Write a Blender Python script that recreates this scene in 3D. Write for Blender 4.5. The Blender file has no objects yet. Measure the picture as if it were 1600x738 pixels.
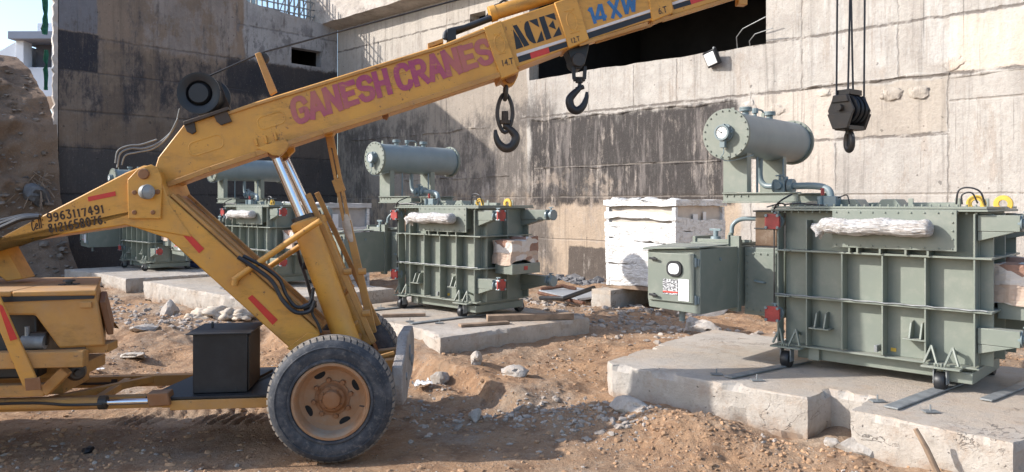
import bpy, bmesh, math, random
import numpy as np
from mathutils import Vector, Matrix, noise as mnoise
random.seed(7)
R = math.radians
scene = bpy.context.scene
col = scene.collection

# ------------------------------------------------------------------ camera
F, HY, CH = 1200.0, 318.0, 2.3            # focal length and horizon in photo pixels, eye height
cam_d = bpy.data.cameras.new('camera')
cam_d.sensor_fit = 'HORIZONTAL'; cam_d.sensor_width = 36.0
cam_d.lens = F / 1600 * 36.0
cam_d.shift_y = -(369.0 - HY) / 1600.0
cam_d.clip_start = 0.05; cam_d.clip_end = 2000
cam = bpy.data.objects.new('camera', cam_d); col.objects.link(cam)
cam.location = (0, 0, CH); cam.rotation_euler = (R(90), 0, 0)
scene.camera = cam

# ------------------------------------------------------------------ sky, sun, exposure
SUN_EL, SUN_AZ = R(30), R(4.5)          # light travels along +X, turned SUN_AZ towards +Y
trav = Vector((math.cos(SUN_AZ) * math.cos(SUN_EL), math.sin(SUN_AZ) * math.cos(SUN_EL), -math.sin(SUN_EL)))
w = bpy.data.worlds.new('World'); scene.world = w; w.use_nodes = True
nt = w.node_tree; nt.nodes.clear()
sky = nt.nodes.new('ShaderNodeTexSky'); sky.sky_type = 'NISHITA'; sky.sun_disc = False
sky.sun_elevation = SUN_EL
sky.sun_rotation = math.atan2(-trav.x, -trav.y)
sky.air_density = 1.0; sky.dust_density = 1.3; sky.ozone_density = 2.0
bg = nt.nodes.new('ShaderNodeBackground'); bg.inputs['Strength'].default_value = 0.15
wo = nt.nodes.new('ShaderNodeOutputWorld')
nt.links.new(sky.outputs[0], bg.inputs[0]); nt.links.new(bg.outputs[0], wo.inputs[0])
sd = bpy.data.lights.new('sun', 'SUN'); sd.energy = 3.1; sd.angle = R(0.55); sd.color = (1.0, 0.955, 0.90)
so = bpy.data.objects.new('sun', sd); col.objects.link(so)
so.rotation_euler = trav.to_track_quat('-Z', 'Y').to_euler(); so.location = (-20, 0, 20)
scene.view_settings.view_transform = 'Standard'; scene.view_settings.look = 'None'
scene.view_settings.gamma = 1.0; scene.view_settings.exposure = 1.04

# ------------------------------------------------------------------ frames
GA = R(44)                                # the site's grid: u runs right and towards us, v right and away
CG, SG = math.cos(GA), math.sin(GA)
def uv(u, v, z=0.0): return Vector((u * CG + v * SG, -u * SG + v * CG, z))
def to_uv(x, y): return x * CG - y * SG, x * SG + y * CG
def pix_z(px, py, z):                     # point of a level plane under a photo pixel
    D = (CH - z) * F / (py - HY); return Vector(((px - 800) / F * D, D, z))
def pix_d(px, py, D): return Vector(((px - 800) / F * D, D, CH - (py - HY) / F * D))
CA = R(7); CC, CS = math.cos(CA), math.sin(CA)
CO = Vector((-1.59, 6.73, 0.0))           # where the near front tyre of the crane touches the ground
def cp(px, py, n):                        # pixel -> crane frame (t along, n across away from us, z up)
    a = (px - 800) / F
    D = (n - CO.x * CS + CO.y * CC) / (CC - a * CS)
    X = a * D
    return Vector(((X - CO.x) * CC + (D - CO.y) * CS, n, CH - (py - HY) / F * D))

# ------------------------------------------------------------------ mesh builder
def frame_to(d):
    d = Vector(d).normalized()
    up = Vector((0, 0, 1)) if abs(d.z) < 0.95 else Vector((1, 0, 0))
    a = d.cross(up).normalized(); return a, d.cross(a).normalized(), d
class MB:
    def __init__(s): s.v = []; s.f = []
    def add(s, vs, fs, M=None):
        o = len(s.v)
        s.v += [tuple((M @ Vector(p)) if M else p) for p in vs]
        s.f += [tuple(o + i for i in f) for f in fs]
    def box(s, x0, x1, y0, y1, z0, z1, M=None):
        s.add([(x0,y0,z0),(x1,y0,z0),(x1,y1,z0),(x0,y1,z0),(x0,y0,z1),(x1,y0,z1),(x1,y1,z1),(x0,y1,z1)],
              [(0,3,2,1),(4,5,6,7),(0,1,5,4),(1,2,6,5),(2,3,7,6),(3,0,4,7)], M); return s
    def bar(s, p0, p1, w, h=None, up=(0, 0, 1)):           # square bar between two points
        p0, p1 = Vector(p0), Vector(p1); h = h or w
        d = (p1 - p0).normalized(); u_ = Vector(up)
        if abs(d.dot(u_)) > 0.97: u_ = Vector((1, 0, 0))
        a = d.cross(u_).normalized(); b = a.cross(d).normalized()
        vs = [p + a * i * w / 2 + b * j * h / 2 for p in (p0, p1) for i, j in ((-1,-1),(1,-1),(1,1),(-1,1))]
        s.add([tuple(q) for q in vs], [(0,1,2,3),(7,6,5,4),(0,4,5,1),(1,5,6,2),(2,6,7,3),(3,7,4,0)]); return s
    def prism(s, pts0, pts1):                              # two matching rings of points, capped
        n = len(pts0); o = len(s.v)
        s.v += [tuple(p) for p in pts0] + [tuple(p) for p in pts1]
        s.f += [tuple(o + i for i in range(n)), tuple(o + n + i for i in reversed(range(n)))]
        for i in range(n):
            j = (i + 1) % n; s.f.append((o + i, o + n + i, o + n + j, o + j))
        return s
    def tube(s, pts, r, seg=12, cap=True):
        pts = [Vector(p) for p in pts]; n = len(pts); o = len(s.v)
        rs = r if isinstance(r, (list, tuple)) else [r] * n
        t = [(pts[min(i + 1, n - 1)] - pts[max(i - 1, 0)]).normalized() for i in range(n)]
        a, b, _ = frame_to(t[0])
        for i in range(n):
            a = (a - t[i] * a.dot(t[i])).normalized(); b = t[i].cross(a)
            for k in range(seg):
                q = 2 * math.pi * k / seg
                s.v.append(tuple(pts[i] + (a * math.cos(q) + b * math.sin(q)) * rs[i]))
        for i in range(n - 1):
            for k in range(seg):
                k2 = (k + 1) % seg
                s.f.append((o + i*seg + k, o + i*seg + k2, o + (i+1)*seg + k2, o + (i+1)*seg + k))
        if cap:
            s.f.append(tuple(o + k for k in reversed(range(seg)))); s.f.append(tuple(o + (n-1)*seg + k for k in range(seg)))
        return s
    def cyl(s, p0, p1, r, r1=None, seg=16): return s.tube([p0, p1], [r, r if r1 is None else r1], seg)
    def lathe(s, prof, origin, axis, seg=32, closed=False, caps=True): # prof: (distance along axis, radius)
        a, b, d = frame_to(axis); o = len(s.v); og = Vector(origin); n = len(prof)
        for (h, r) in prof:
            for k in range(seg):
                q = 2 * math.pi * k / seg
                s.v.append(tuple(og + d * h + (a * math.cos(q) + b * math.sin(q)) * max(r, 1e-4)))
        for i in range(n if closed else n - 1):
            i2 = (i + 1) % n
            for k in range(seg):
                k2 = (k + 1) % seg
                s.f.append((o + i*seg + k, o + i*seg + k2, o + i2*seg + k2, o + i2*seg + k))
        if not closed and caps:
            s.f.append(tuple(o + k for k in reversed(range(seg)))); s.f.append(tuple(o + (n-1)*seg + k for k in range(seg)))
        return s
    def build(s, name, mat, parent=None, bevel=0.0, smooth=40, seg=2):
        me = bpy.data.meshes.new(name); me.from_pydata(s.v, [], s.f); me.validate()
        bm = bmesh.new(); bm.from_mesh(me); bmesh.ops.recalc_face_normals(bm, faces=bm.faces); bm.to_mesh(me); bm.free()
        if smooth:
            me.shade_smooth(); me.set_sharp_from_angle(angle=R(smooth))
        me.materials.append(mat)
        o = bpy.data.objects.new(name, me); col.objects.link(o)
        if parent: o.parent = parent
        if bevel:
            m = o.modifiers.new('bevel', 'BEVEL'); m.width = bevel; m.segments = seg; m.limit_method = 'ANGLE'; m.angle_limit = R(38)
        return o
def build_split(mb, name, mat, parent=None, bevel=0.0, smooth=40):
    par = list(range(len(mb.v)))
    def find(i):
        while par[i] != i: par[i] = par[par[i]]; i = par[i]
        return i
    for f in mb.f:
        for i in f[1:]: par[find(i)] = find(f[0])
    groups = {}
    for f in mb.f: groups.setdefault(find(f[0]), []).append(f)
    out = []
    for fs in groups.values():
        ids = sorted({i for f in fs for i in f}); mp = {i: k for k, i in enumerate(ids)}
        q = MB(); q.v = [mb.v[i] for i in ids]; q.f = [tuple(mp[i] for i in f) for f in fs]; out.append(q.build(name, mat, parent, bevel, smooth))
    return out
def tag(o, label, cat, group=None, kind=None):
    o['label'] = label; o['category'] = cat
    if group: o['group'] = group
    if kind: o['kind'] = kind
    return o
def empty(name, loc, rz=0.0):
    o = bpy.data.objects.new(name, None); col.objects.link(o); o.location = loc; o.rotation_euler = (0, 0, rz)
    o.empty_display_size = 0.2; return o
def place_uv(o, u, v, z=0.0):
    o.location = uv(u, v, z); o.rotation_euler = (0, 0, -GA); return o
def copy_tree(o, parent=None):
    c = o.copy(); col.objects.link(c)
    if parent: c.parent = parent
    for ch in list(o.children): copy_tree(ch, c)
    return c
def fbm(x, y, z=0.0, oct_=4):
    return mnoise.fractal(Vector((x, y, z)), 1.0, 2.0, oct_)

# ------------------------------------------------------------------ materials
class NT:
    def __init__(s, name):
        s.m = bpy.data.materials.new(name); s.m.use_nodes = True
        s.t = s.m.node_tree; s.b = s.t.nodes['Principled BSDF']
        s.co = s.n('ShaderNodeTexCoord').outputs['Object']
    def n(s, typ, **kw):
        x = s.t.nodes.new(typ)
        for k, v in kw.items(): setattr(x, k, v)
        return x
    def set(s, sock, v):
        if hasattr(v, 'is_output'): s.t.links.new(v, sock)
        elif v is not None: sock.default_value = v
    def math(s, op, a, b=None, c=None, clamp=False):
        x = s.n('ShaderNodeMath', operation=op, use_clamp=clamp)
        s.set(x.inputs[0], a); s.set(x.inputs[1], b)
        if c is not None: s.set(x.inputs[2], c)
        return x.outputs[0]
    def noise(s, scale, detail=6, rough=0.6, vec=None, dist=0.0):
        x = s.n('ShaderNodeTexNoise'); s.set(x.inputs['Vector'], vec or s.co)
        x.inputs['Scale'].default_value = scale; x.inputs['Detail'].default_value = detail
        x.inputs['Roughness'].default_value = rough; x.inputs['Distortion'].default_value = dist
        return x.outputs['Fac']
    def scaled(s, v, vec=None):
        x = s.n('ShaderNodeVectorMath', operation='MULTIPLY'); s.set(x.inputs[0], vec or s.co); x.inputs[1].default_value = v
        return x.outputs[0]
    def step(s, val, lo, hi):
        x = s.n('ShaderNodeMapRange', interpolation_type='SMOOTHSTEP'); s.set(x.inputs['Value'], val)
        x.inputs['From Min'].default_value = lo; x.inputs['From Max'].default_value = hi
        return x.outputs['Result']
    def mix(s, fac, a, b, mode='MIX'):
        x = s.n('ShaderNodeMix', data_type='RGBA', blend_type=mode)
        s.set(x.inputs[0], fac)
        for k, v in ((6, a), (7, b)):
            s.set(x.inputs[k], (*v, 1.0) if isinstance(v, tuple) and len(v) == 3 else v)
        return x.outputs[2]
    def xyz(s, vec=None):
        x = s.n('ShaderNodeSeparateXYZ'); s.set(x.inputs[0], vec or s.co); return x.outputs
    def bump(s, h, strength=0.3, dist=0.02, prev=None):
        x = s.n('ShaderNodeBump'); x.inputs['Strength'].default_value = strength; x.inputs['Distance'].default_value = dist
        s.set(x.inputs['Height'], h)
        if prev is not None: s.set(x.inputs['Normal'], prev)
        return x.outputs[0]
    def end(s, colr, rough=0.7, normal=None, metal=0.0, spec=0.5):
        s.set(s.b.inputs['Base Color'], (*colr, 1.0) if isinstance(colr, tuple) and len(colr) == 3 else colr)
        s.set(s.b.inputs['Roughness'], rough); s.set(s.b.inputs['Metallic'], metal)
        s.b.inputs['Specular IOR Level'].default_value = spec
        if normal is not None: s.set(s.b.inputs['Normal'], normal)
        return s.m

def paint(name, c, c2=None, dust=(0.42, 0.33, 0.24), dust_amt=0.35, rough=0.45, chips=None, streak=True):
    k = NT(name)
    n1 = k.noise(2.2, 7, 0.65)
    base = k.mix(k.step(n1, 0.35, 0.7), c, c2 or tuple(x * 0.86 for x in c))
    if chips:
        base = k.mix(k.step(k.math('ADD', k.noise(16, 9, 0.78), k.math('MULTIPLY', k.noise(1.3, 4, 0.6), 0.25)), 0.745, 0.775), base, chips)
        base = k.mix(k.math('MULTIPLY', k.step(k.noise(2.6, 8, 0.75, k.scaled((0.5, 1, 1.6))), 0.50, 0.70), 0.58), base, tuple(x * 0.40 for x in c))
        base = k.mix(k.math('MULTIPLY', k.step(k.noise(1.1, 6, 0.7), 0.5, 0.72), 0.45), base, tuple(0.5 * x + 0.5 * y for x, y in zip(c, (0.42, 0.20, 0.09))))
    n2 = k.noise(5.5, 9, 0.72)
    d = k.math('MULTIPLY', k.step(n2, 0.42, 0.80), dust_amt)
    geo = k.n('ShaderNodeNewGeometry'); nz = k.xyz(geo.outputs['Normal'])[2]
    top = k.math('MULTIPLY', k.step(nz, 0.5, 0.95), k.math('MULTIPLY', k.step(k.noise(3.1, 8, 0.7), 0.25, 0.65), dust_amt * 1.5))
    d = k.math('MAXIMUM', d, top, clamp=True)
    base = k.mix(d, base, dust)
    if streak:
        st = k.noise(1.0, 6, 0.7, k.scaled((9.0, 9.0, 0.7)))
        base = k.mix(k.math('MULTIPLY', k.step(st, 0.56, 0.78), 0.22), base, tuple(x * 0.45 for x in c))
    r = k.math('MULTIPLY_ADD', d, 0.5, k.math('MULTIPLY_ADD', n1, 0.2, rough - 0.1), clamp=True)
    return k.end(base, r, k.bump(k.noise(60, 4, 0.6), 0.06, 0.004))
def plain(name, c, rough=0.6, metal=0.0, var=0.25, scale=8.0, bump=0.1, spec=0.5):
    k = NT(name); n1 = k.noise(scale, 7, 0.65)
    return k.end(k.mix(k.step(n1, 0.3, 0.75), tuple(x * (1 - var) for x in c), tuple(min(1, x * (1 + var)) for x in c)),
                 rough, k.bump(k.noise(scale * 6, 5, 0.6), bump, 0.006), metal, spec)
def concrete(name, c, c2, patch=(0.30, 0.22, 0.15), pamt=0.5, scale=1.0):
    k = NT(name)
    a = k.noise(1.6 * scale, 9, 0.72); b = k.noise(9 * scale, 9, 0.75)
    base = k.mix(k.step(a, 0.36, 0.64), c, c2)
    base = k.mix(k.math('MULTIPLY', k.step(k.noise(2.7 * scale, 9, 0.78), 0.48, 0.66), pamt), base, patch)
    base = k.mix(k.math('MULTIPLY', k.step(b, 0.52, 0.70), 0.45), base, tuple(x * 0.5 for x in c))
    base = k.mix(k.math('MULTIPLY', k.step(k.noise(38, 6, 0.7), 0.58, 0.70), 0.4), base, tuple(min(0.9, x * 1.35) for x in c))
    wav = k.noise(1.0, 4, 0.6, k.scaled((3.0, 22.0, 3.0)), 0.6)
    base = k.mix(k.math('MULTIPLY', k.step(wav, 0.52, 0.66), 0.16), base, tuple(x * 0.6 for x in c))
    if name == 'plinth_concrete':
        zz = k.math('ADD', k.xyz()[2], k.math('MULTIPLY', k.math('SUBTRACT', k.noise(3.5, 8, 0.75), 0.5), 0.5))
        base = k.mix(k.math('MULTIPLY', k.math('SUBTRACT', 1.0, k.step(zz, 0.04, 0.24)), 0.75), base, (0.30, 0.195, 0.125))
        base = k.mix(k.math('MULTIPLY', k.math('MULTIPLY', k.step(k.xyz()[2], 0.485, 0.50), k.step(k.noise(0.8, 7, 0.7), 0.42, 0.62)), 0.6), base, (0.43, 0.33, 0.235))
    pit = k.noise(30 * scale, 3, 0.5)
    base = k.mix(k.math('MULTIPLY', k.step(pit, 0.69, 0.73), 0.7), base, tuple(x * 0.25 for x in c))
    cn = k.noise(1.7, 5, 0.6, None, 0.6); crack = k.math('MULTIPLY', k.math('SUBTRACT', 1.0, k.step(k.math('ABSOLUTE', k.math('SUBTRACT', cn, 0.5)), 0.002, 0.007)), k.step(k.noise(0.9, 3, .5), 0.58, 0.63))
    base = k.mix(k.math('MULTIPLY', crack, 0.7), base, tuple(x * 0.25 for x in c))
    h = k.math('SUBTRACT', k.math('ADD', b, k.math('MULTIPLY', k.noise(45 * scale, 7, 0.75), 0.5)), k.math('MULTIPLY', crack, 0.6))
    h = k.math('SUBTRACT', h, k.math('MULTIPLY', k.step(pit, 0.67, 0.74), 0.8))
    return k.end(base, 0.9, k.bump(h, 0.7, 0.03), spec=0.2)

M = {}
M['yellow'] = paint('crane_paint', (0.62, 0.30, 0.045), (0.55, 0.255, 0.042), dust=(0.33, 0.205, 0.10), dust_amt=0.42, rough=0.42, chips=(0.13, 0.055, 0.025))
M['yellow_old'] = paint('crane_paint_dusty', (0.50, 0.25, 0.06), (0.40, 0.19, 0.05), dust=(0.37, 0.24, 0.14), dust_amt=0.55, rough=0.6, chips=(0.12, 0.06, 0.03))
M['green'] = paint('transformer_paint', (0.190, 0.212, 0.176), (0.176, 0.198, 0.166), dust=(0.37, 0.345, 0.29), dust_amt=0.34, rough=0.42, streak=False)
M['green_dark'] = paint('transformer_paint_deep', (0.17, 0.205, 0.185), None, dust=(0.33, 0.31, 0.26), dust_amt=0.15, rough=0.5, streak=False)
M['grey_paint'] = paint('grey_paint', (0.19, 0.24, 0.25), None, dust=(0.33, 0.34, 0.32), dust_amt=0.14, rough=0.36, streak=False)
M['red'] = plain('red_oxide', (0.34, 0.045, 0.038), 0.5, var=0.3)
M['redtape'] = plain('red_reflector', (0.52, 0.03, 0.02), 0.35, var=0.12)
M['yellow_hook'] = plain('yellow_lug_paint', (0.60, 0.38, 0.05), 0.5, var=0.15)
M['black'] = paint('black_paint', (0.006, 0.007, 0.009), (0.012, 0.013, 0.016), dust=(0.13, 0.12, 0.11), dust_amt=0.09, rough=0.45)
M['blackiron'] = paint('greasy_iron', (0.022, 0.020, 0.019), (0.035, 0.03, 0.026), dust=(0.16, 0.11, 0.07), dust_amt=0.45, rough=0.45)
M['brownbox'] = paint('rusty_black_plate', (0.03, 0.025, 0.02), (0.07, 0.04, 0.022), dust=(0.2, 0.13, 0.08), dust_amt=0.3, rough=0.6)
M['rubber'] = NT('tyre_rubber')
def _rub():
    k = M['rubber']
    a = k.noise(4, 9, 0.72); b = k.noise(22, 8, 0.7)
    base = k.mix(k.step(a, 0.4, 0.72), (0.030, 0.035, 0.044), (0.105, 0.105, 0.110))
    base = k.mix(k.math('MULTIPLY', k.step(b, 0.50, 0.72), 0.55), base, (0.20, 0.18, 0.16))
    geo = k.n('ShaderNodeNewGeometry')
    return k.end(base, 0.75, k.bump(b, 0.35, 0.01), spec=0.35)
M['rubber'] = _rub()
M['tread'] = plain('dusty_tread_rubber', (0.19, 0.165, 0.14), 0.9, var=0.4, scale=14)
M['hose'] = plain('rubber_hose', (0.02, 0.02, 0.022), 0.45, var=0.4)
M['hose_grey'] = plain('grey_hose', (0.16, 0.17, 0.17), 0.5, var=0.3)
M['rim'] = paint('wheel_rim_paint', (0.33, 0.18, 0.09), (0.28, 0.13, 0.055), dust=(0.34, 0.265, 0.195), dust_amt=0.75, rough=0.65)
M['hub'] = paint('wheel_hub_paint', (0.24, 0.10, 0.035), None, dust=(0.34, 0.22, 0.14), dust_amt=0.5, rough=0.65)
M['dark'] = plain('hole_shade_paint', (0.01, 0.01, 0.01), 0.9, var=0.1)
M['chrome'] = plain('chrome_rod', (0.75, 0.76, 0.78), 0.16, 1.0, var=0.05, bump=0.01)
M['steel'] = plain('mill_steel', (0.26, 0.27, 0.27), 0.55, 0.35, var=0.25)
M['glass'] = plain('lamp_glass', (0.30, 0.31, 0.30), 0.08, var=0.1, bump=0.0)
M['white'] = plain('white_enamel', (0.78, 0.78, 0.76), 0.4, var=0.05)
M['stripe'] = plain('white_stripe_tape', (0.66, 0.60, 0.56), 0.5, var=0.12)
M['blackpaint'] = plain('black_lettering', (0.012, 0.014, 0.018), 0.5, var=0.3)
M['brushpaint'] = plain('brushed_lettering', (0.045, 0.02, 0.008), 0.6, var=0.4, scale=30)
M['bluepaint'] = plain('blue_lettering', (0.035, 0.14, 0.32), 0.5, var=0.25, scale=12)
def _mag():
    k = NT('worn_magenta_lettering')
    f = k.math('MAXIMUM', k.step(k.noise(7, 9, 0.75, k.scaled((1, 1, 2.2))), 0.53, 0.72), k.math('MULTIPLY', k.step(k.noise(1.6, 4, 0.5), 0.45, 0.7), 0.45))
    return k.end(k.mix(f, (0.34, 0.055, 0.125), (0.50, 0.23, 0.07)), 0.55)
M['magenta'] = _mag()
M['plastic'] = NT('white_film')
def _film():
    k = M['plastic']
    h = k.noise(2.6, 6, 0.62, k.scaled((1.6, 1.6, 3.4)), 1.6)
    base = k.mix(k.step(h, 0.33, 0.55), (0.47, 0.44, 0.40), (0.70, 0.69, 0.67))
    return k.end(base, 0.3, k.bump(h, 0.6, 0.06), spec=0.6)
M['plastic'] = _film()
def _wrap():
    k = NT('wrapped_bundle_film')
    h = k.noise(3.0, 6, 0.65, k.scaled((2.0, 9.0, 14.0)), 1.5)
    base = k.mix(k.step(h, 0.30, 0.60), (0.46, 0.39, 0.33), (0.70, 0.68, 0.655))
    return k.end(base, 0.4, k.bump(h, 1.0, 0.05), spec=0.5)
M['wrap'] = _wrap()
M['board'] = plain('crate_board', (0.58, 0.50, 0.42), 0.7, var=0.12, scale=3)
def _cardb():
    k = NT('cardboard')
    v = k.n('ShaderNodeTexVoronoi', feature='F1', distance='CHEBYCHEV'); k.set(v.inputs['Vector'], k.scaled((1.0, 1.0, 1.6))); v.inputs['Scale'].default_value = 4.2
    a = k.xyz(v.outputs['Color'])[0]
    base = k.mix(k.step(a, 0.30, 0.36), (0.30, 0.17, 0.12), (0.52, 0.40, 0.31)); base = k.mix(k.step(a, 0.66, 0.70), base, (0.62, 0.56, 0.50))
    return k.end(base, 0.8, k.bump(k.noise(9, 5, 0.6, k.scaled((1, 1, 5))), 0.5, 0.03))
M['card'] = _cardb()
M['paper'] = plain('paper_label', (0.74, 0.73, 0.71), 0.6, var=0.04)
M['pad'] = concrete_soiled = concrete('plinth_concrete', (0.40, 0.355, 0.305), (0.50, 0.455, 0.40), patch=(0.36, 0.26, 0.185), pamt=0.5)
M['chunk'] = concrete('broken_concrete', (0.40, 0.36, 0.32), (0.52, 0.48, 0.43), patch=(0.34, 0.24, 0.16), pamt=0.6, scale=3)
M['wood'] = plain('weathered_timber', (0.27, 0.19, 0.13), 0.85, var=0.35, scale=5)
M['sheet'] = plain('galvanised_sheet', (0.42, 0.46, 0.50), 0.4, 0.4, var=0.12)
M['cloth'] = plain('dusty_sacking', (0.50, 0.42, 0.33), 0.95, var=0.25)
M['net'] = plain('green_netting', (0.03, 0.15, 0.09), 0.8, var=0.35)
M['rust'] = plain('rusty_bar', (0.13, 0.06, 0.035), 0.85, var=0.4)
M['skin'] = plain('skin', (0.18, 0.09, 0.055), 0.6, var=0.1)
M['hair'] = plain('black_hair', (0.008, 0.007, 0.007), 0.6, var=0.2)
M['shirt'] = plain('orange_shirt', (0.50, 0.085, 0.025), 0.85, var=0.2)
M['trousers'] = plain('navy_trousers', (0.015, 0.02, 0.055), 0.9, var=0.2)
M['far_white'] = plain('hazy_white_wall', (0.68, 0.72, 0.78), 0.85, var=0.06, scale=0.4)  # distance haze painted in as pale bluish house colours
M['far_grey'] = plain('hazy_grey_slab', (0.22, 0.25, 0.31), 0.85, var=0.12, scale=0.4)
M['far_dark'] = plain('far_shutter', (0.14, 0.14, 0.16), 0.8, var=0.15, scale=0.4)
M['far_blue'] = plain('far_blue_pane', (0.18, 0.30, 0.50), 0.3, var=0.1)

# soil ------------------------------------------------------------
def soil(name, dark=False):
    k = NT(name)
    a = k.noise(0.45, 8, 0.62); b = k.noise(2.6, 9, 0.7); c = k.noise(16, 8, 0.72)
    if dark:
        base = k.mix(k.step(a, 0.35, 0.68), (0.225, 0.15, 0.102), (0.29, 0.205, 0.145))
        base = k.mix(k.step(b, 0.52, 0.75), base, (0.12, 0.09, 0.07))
    else:
        base = k.mix(k.step(a, 0.38, 0.66), (0.405, 0.245, 0.14), (0.38, 0.275, 0.19))
        base = k.mix(k.math('MULTIPLY', k.step(b, 0.44, 0.64), 0.8), base, (0.235, 0.14, 0.085))
        base = k.mix(k.math('MULTIPLY', k.step(k.noise(0.9, 8, 0.7), 0.54, 0.7), 0.6), base, (0.36, 0.30, 0.245))
    base = k.mix(k.math('MULTIPLY', k.math('SUBTRACT', 1.0, k.step(k.noise(34, 8, 0.75), 0.34, 0.48)), 0.55), base, (0.15, 0.095, 0.062))
    base = k.mix(k.math('MULTIPLY', k.step(c, 0.52, 0.68), 0.6), base, (0.50, 0.40, 0.30) if not dark else (0.3, 0.25, 0.2))
    v = k.n('ShaderNodeTexVoronoi', feature='F1'); k.set(v.inputs['Vector'], k.co); v.inputs['Scale'].default_value = 22
    peb = k.math('SUBTRACT', 1.0, k.step(v.outputs['Distance'], 0.08, 0.30))
    keep = k.step(k.xyz(v.outputs['Color'])[0], 0.80, 0.84)
    peb = k.math('MULTIPLY', peb, keep)
    base = k.mix(k.math('MULTIPLY', peb, 0.8), base, (0.50, 0.46, 0.41) if not dark else (0.27, 0.25, 0.23))
    h = k.math('ADD', k.math('MULTIPLY', b, 0.6), k.math('ADD', k.math('MULTIPLY', c, 0.35), k.math('MULTIPLY', k.noise(70, 6, 0.7), 0.12)))
    nrm = k.bump(k.math('ADD', h, k.math('MULTIPLY', peb, 0.35)), 1.0, 0.11)
    return k.end(base, 0.95, nrm, spec=0.15)
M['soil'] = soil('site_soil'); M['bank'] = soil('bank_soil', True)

# walls -----------------------------------------------------------
def wall_mat(name, ax, regions, lines, base, base2, DR=0.4, BL=0.6):
    """regions: (a0,a1,z0,z1,colour,strength,softness,wobble,(noise scale a,z),(lo,hi)); lines: ('h'|'v',pos,a0,a1,width,colour,amount)"""
    k = NT(name); X = k.xyz(); a_, z_ = X[ax], X[2]
    wob = k.noise(0.9, 7, 0.65); wob2 = k.noise(2.9, 8, 0.7)
    def warp(c, n, amt): return k.math('ADD', c, k.math('MULTIPLY', k.math('SUBTRACT', n, 0.5), amt))
    g = k.noise(1.3, 10, 0.72); fine = k.noise(11, 9, 0.72)
    drip = k.noise(1.0, 7, 0.7, k.scaled((5.0, 5.0, 0.28)))
    rag = k.math('ADD', k.math('MULTIPLY', k.noise(2.4, 12, 0.80, k.scaled((1.0, 1.0, 0.45))), 0.55), k.math('MULTIPLY', k.noise(1.0, 9, 0.75, k.scaled((3.4, 3.4, 0.22))), 0.45))
    colr = k.mix(k.step(g, 0.34, 0.68), base, base2)
    for (a0, a1, z0, z1, c, s, soft, wb, sc, lh) in regions:
        aw, zw = warp(a_, wob, wb), warp(z_, wob2, wb)
        m = k.math('MULTIPLY', k.step(aw, a0 - soft, a0 + soft), k.math('SUBTRACT', 1.0, k.step(aw, a1 - soft, a1 + soft)))
        m = k.math('MULTIPLY', m, k.math('MULTIPLY', k.step(zw, z0 - soft, z0 + soft), k.math('SUBTRACT', 1.0, k.step(zw, z1 - soft, z1 + soft))))
        if sc:
            m = k.math('MULTIPLY', m, k.step(k.noise(1.0, 9, 0.75, k.scaled((sc[0], sc[0], sc[1]))), lh[0], lh[1]))
        m = k.step(k.math('ADD', m, k.math('MULTIPLY', k.math('SUBTRACT', rag, 0.5), 3.4)), 0.05, 0.95)
        colr = k.mix(k.math('MULTIPLY', m, s), colr, c)
    colr = k.mix(k.math('MULTIPLY', k.step(drip, 0.50, 0.70), DR), colr, k.mix(0.6, colr, (0.05, 0.045, 0.04)))
    colr = k.mix(k.math('MULTIPLY', k.step(fine, 0.50, 0.70), 0.42), colr, k.mix(0.5, colr, (0.06, 0.05, 0.045)))
    colr = k.mix(k.math('MULTIPLY', k.step(k.noise(26, 6, 0.7, k.scaled((1, 1, .45))), 0.58, 0.70), 0.34), colr, k.mix(0.5, colr, (0.85, 0.8, 0.72)))
    blot = k.noise(0.55, 9, 0.74)
    colr = k.mix(k.math('MULTIPLY', k.step(blot, 0.42, 0.64), BL), colr, k.mix(0.55, colr, (0.07, 0.06, 0.055)))
    thin = k.noise(1.0, 3, 0.5, k.scaled((16.0, 16.0, 0.35)))
    colr = k.mix(k.math('MULTIPLY', k.math('MULTIPLY', k.step(thin, 0.62, 0.68), k.step(k.noise(0.8, 4, .6), 0.4, 0.6)), DR * 1.3), colr, k.mix(0.6, colr, (0.05, 0.045, 0.04)))
    holes = k.noise(6.0, 2, 0.4)
    colr = k.mix(k.math('MULTIPLY', k.step(holes, 0.715, 0.74), 0.75), colr, k.mix(0.7, colr, (0.04, 0.035, 0.03)))
    hsum = None
    for (d, pos, a0, a1, wd, c, amt) in lines:
        p, q = (z_, a_) if d == 'h' else (a_, z_)
        pw = warp(warp(p, wob2, 0.16 if amt > 0.5 else 0.05), fine, 0.06 if amt > 0.5 else 0.02)
        m = k.math('SUBTRACT', 1.0, k.step(k.math('ABSOLUTE', k.math('SUBTRACT', pw, pos)), wd * 0.25, wd))
        m = k.math('MULTIPLY', m, k.math('MULTIPLY', k.math('GREATER_THAN', q, a0), k.math('LESS_THAN', q, a1)))
        m = k.math('MULTIPLY', m, k.step(k.noise(2.3, 5, 0.7), 0.30, 0.52))
        colr = k.mix(k.math('MULTIPLY', m, amt), colr, c)
        hsum = m if hsum is None else k.math('MAXIMUM', hsum, m)
    h = k.math('ADD', k.math('MULTIPLY', fine, 0.7), k.math('MULTIPLY', k.noise(3.5, 9, 0.7, k.scaled((1, 1, .6))), 1.0))
    if hsum is not None: h = k.math('SUBTRACT', h, k.math('MULTIPLY', hsum, 0.8))
    return k.end(colr, 0.9, k.bump(h, 0.55, 0.06), spec=0.2)

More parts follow.
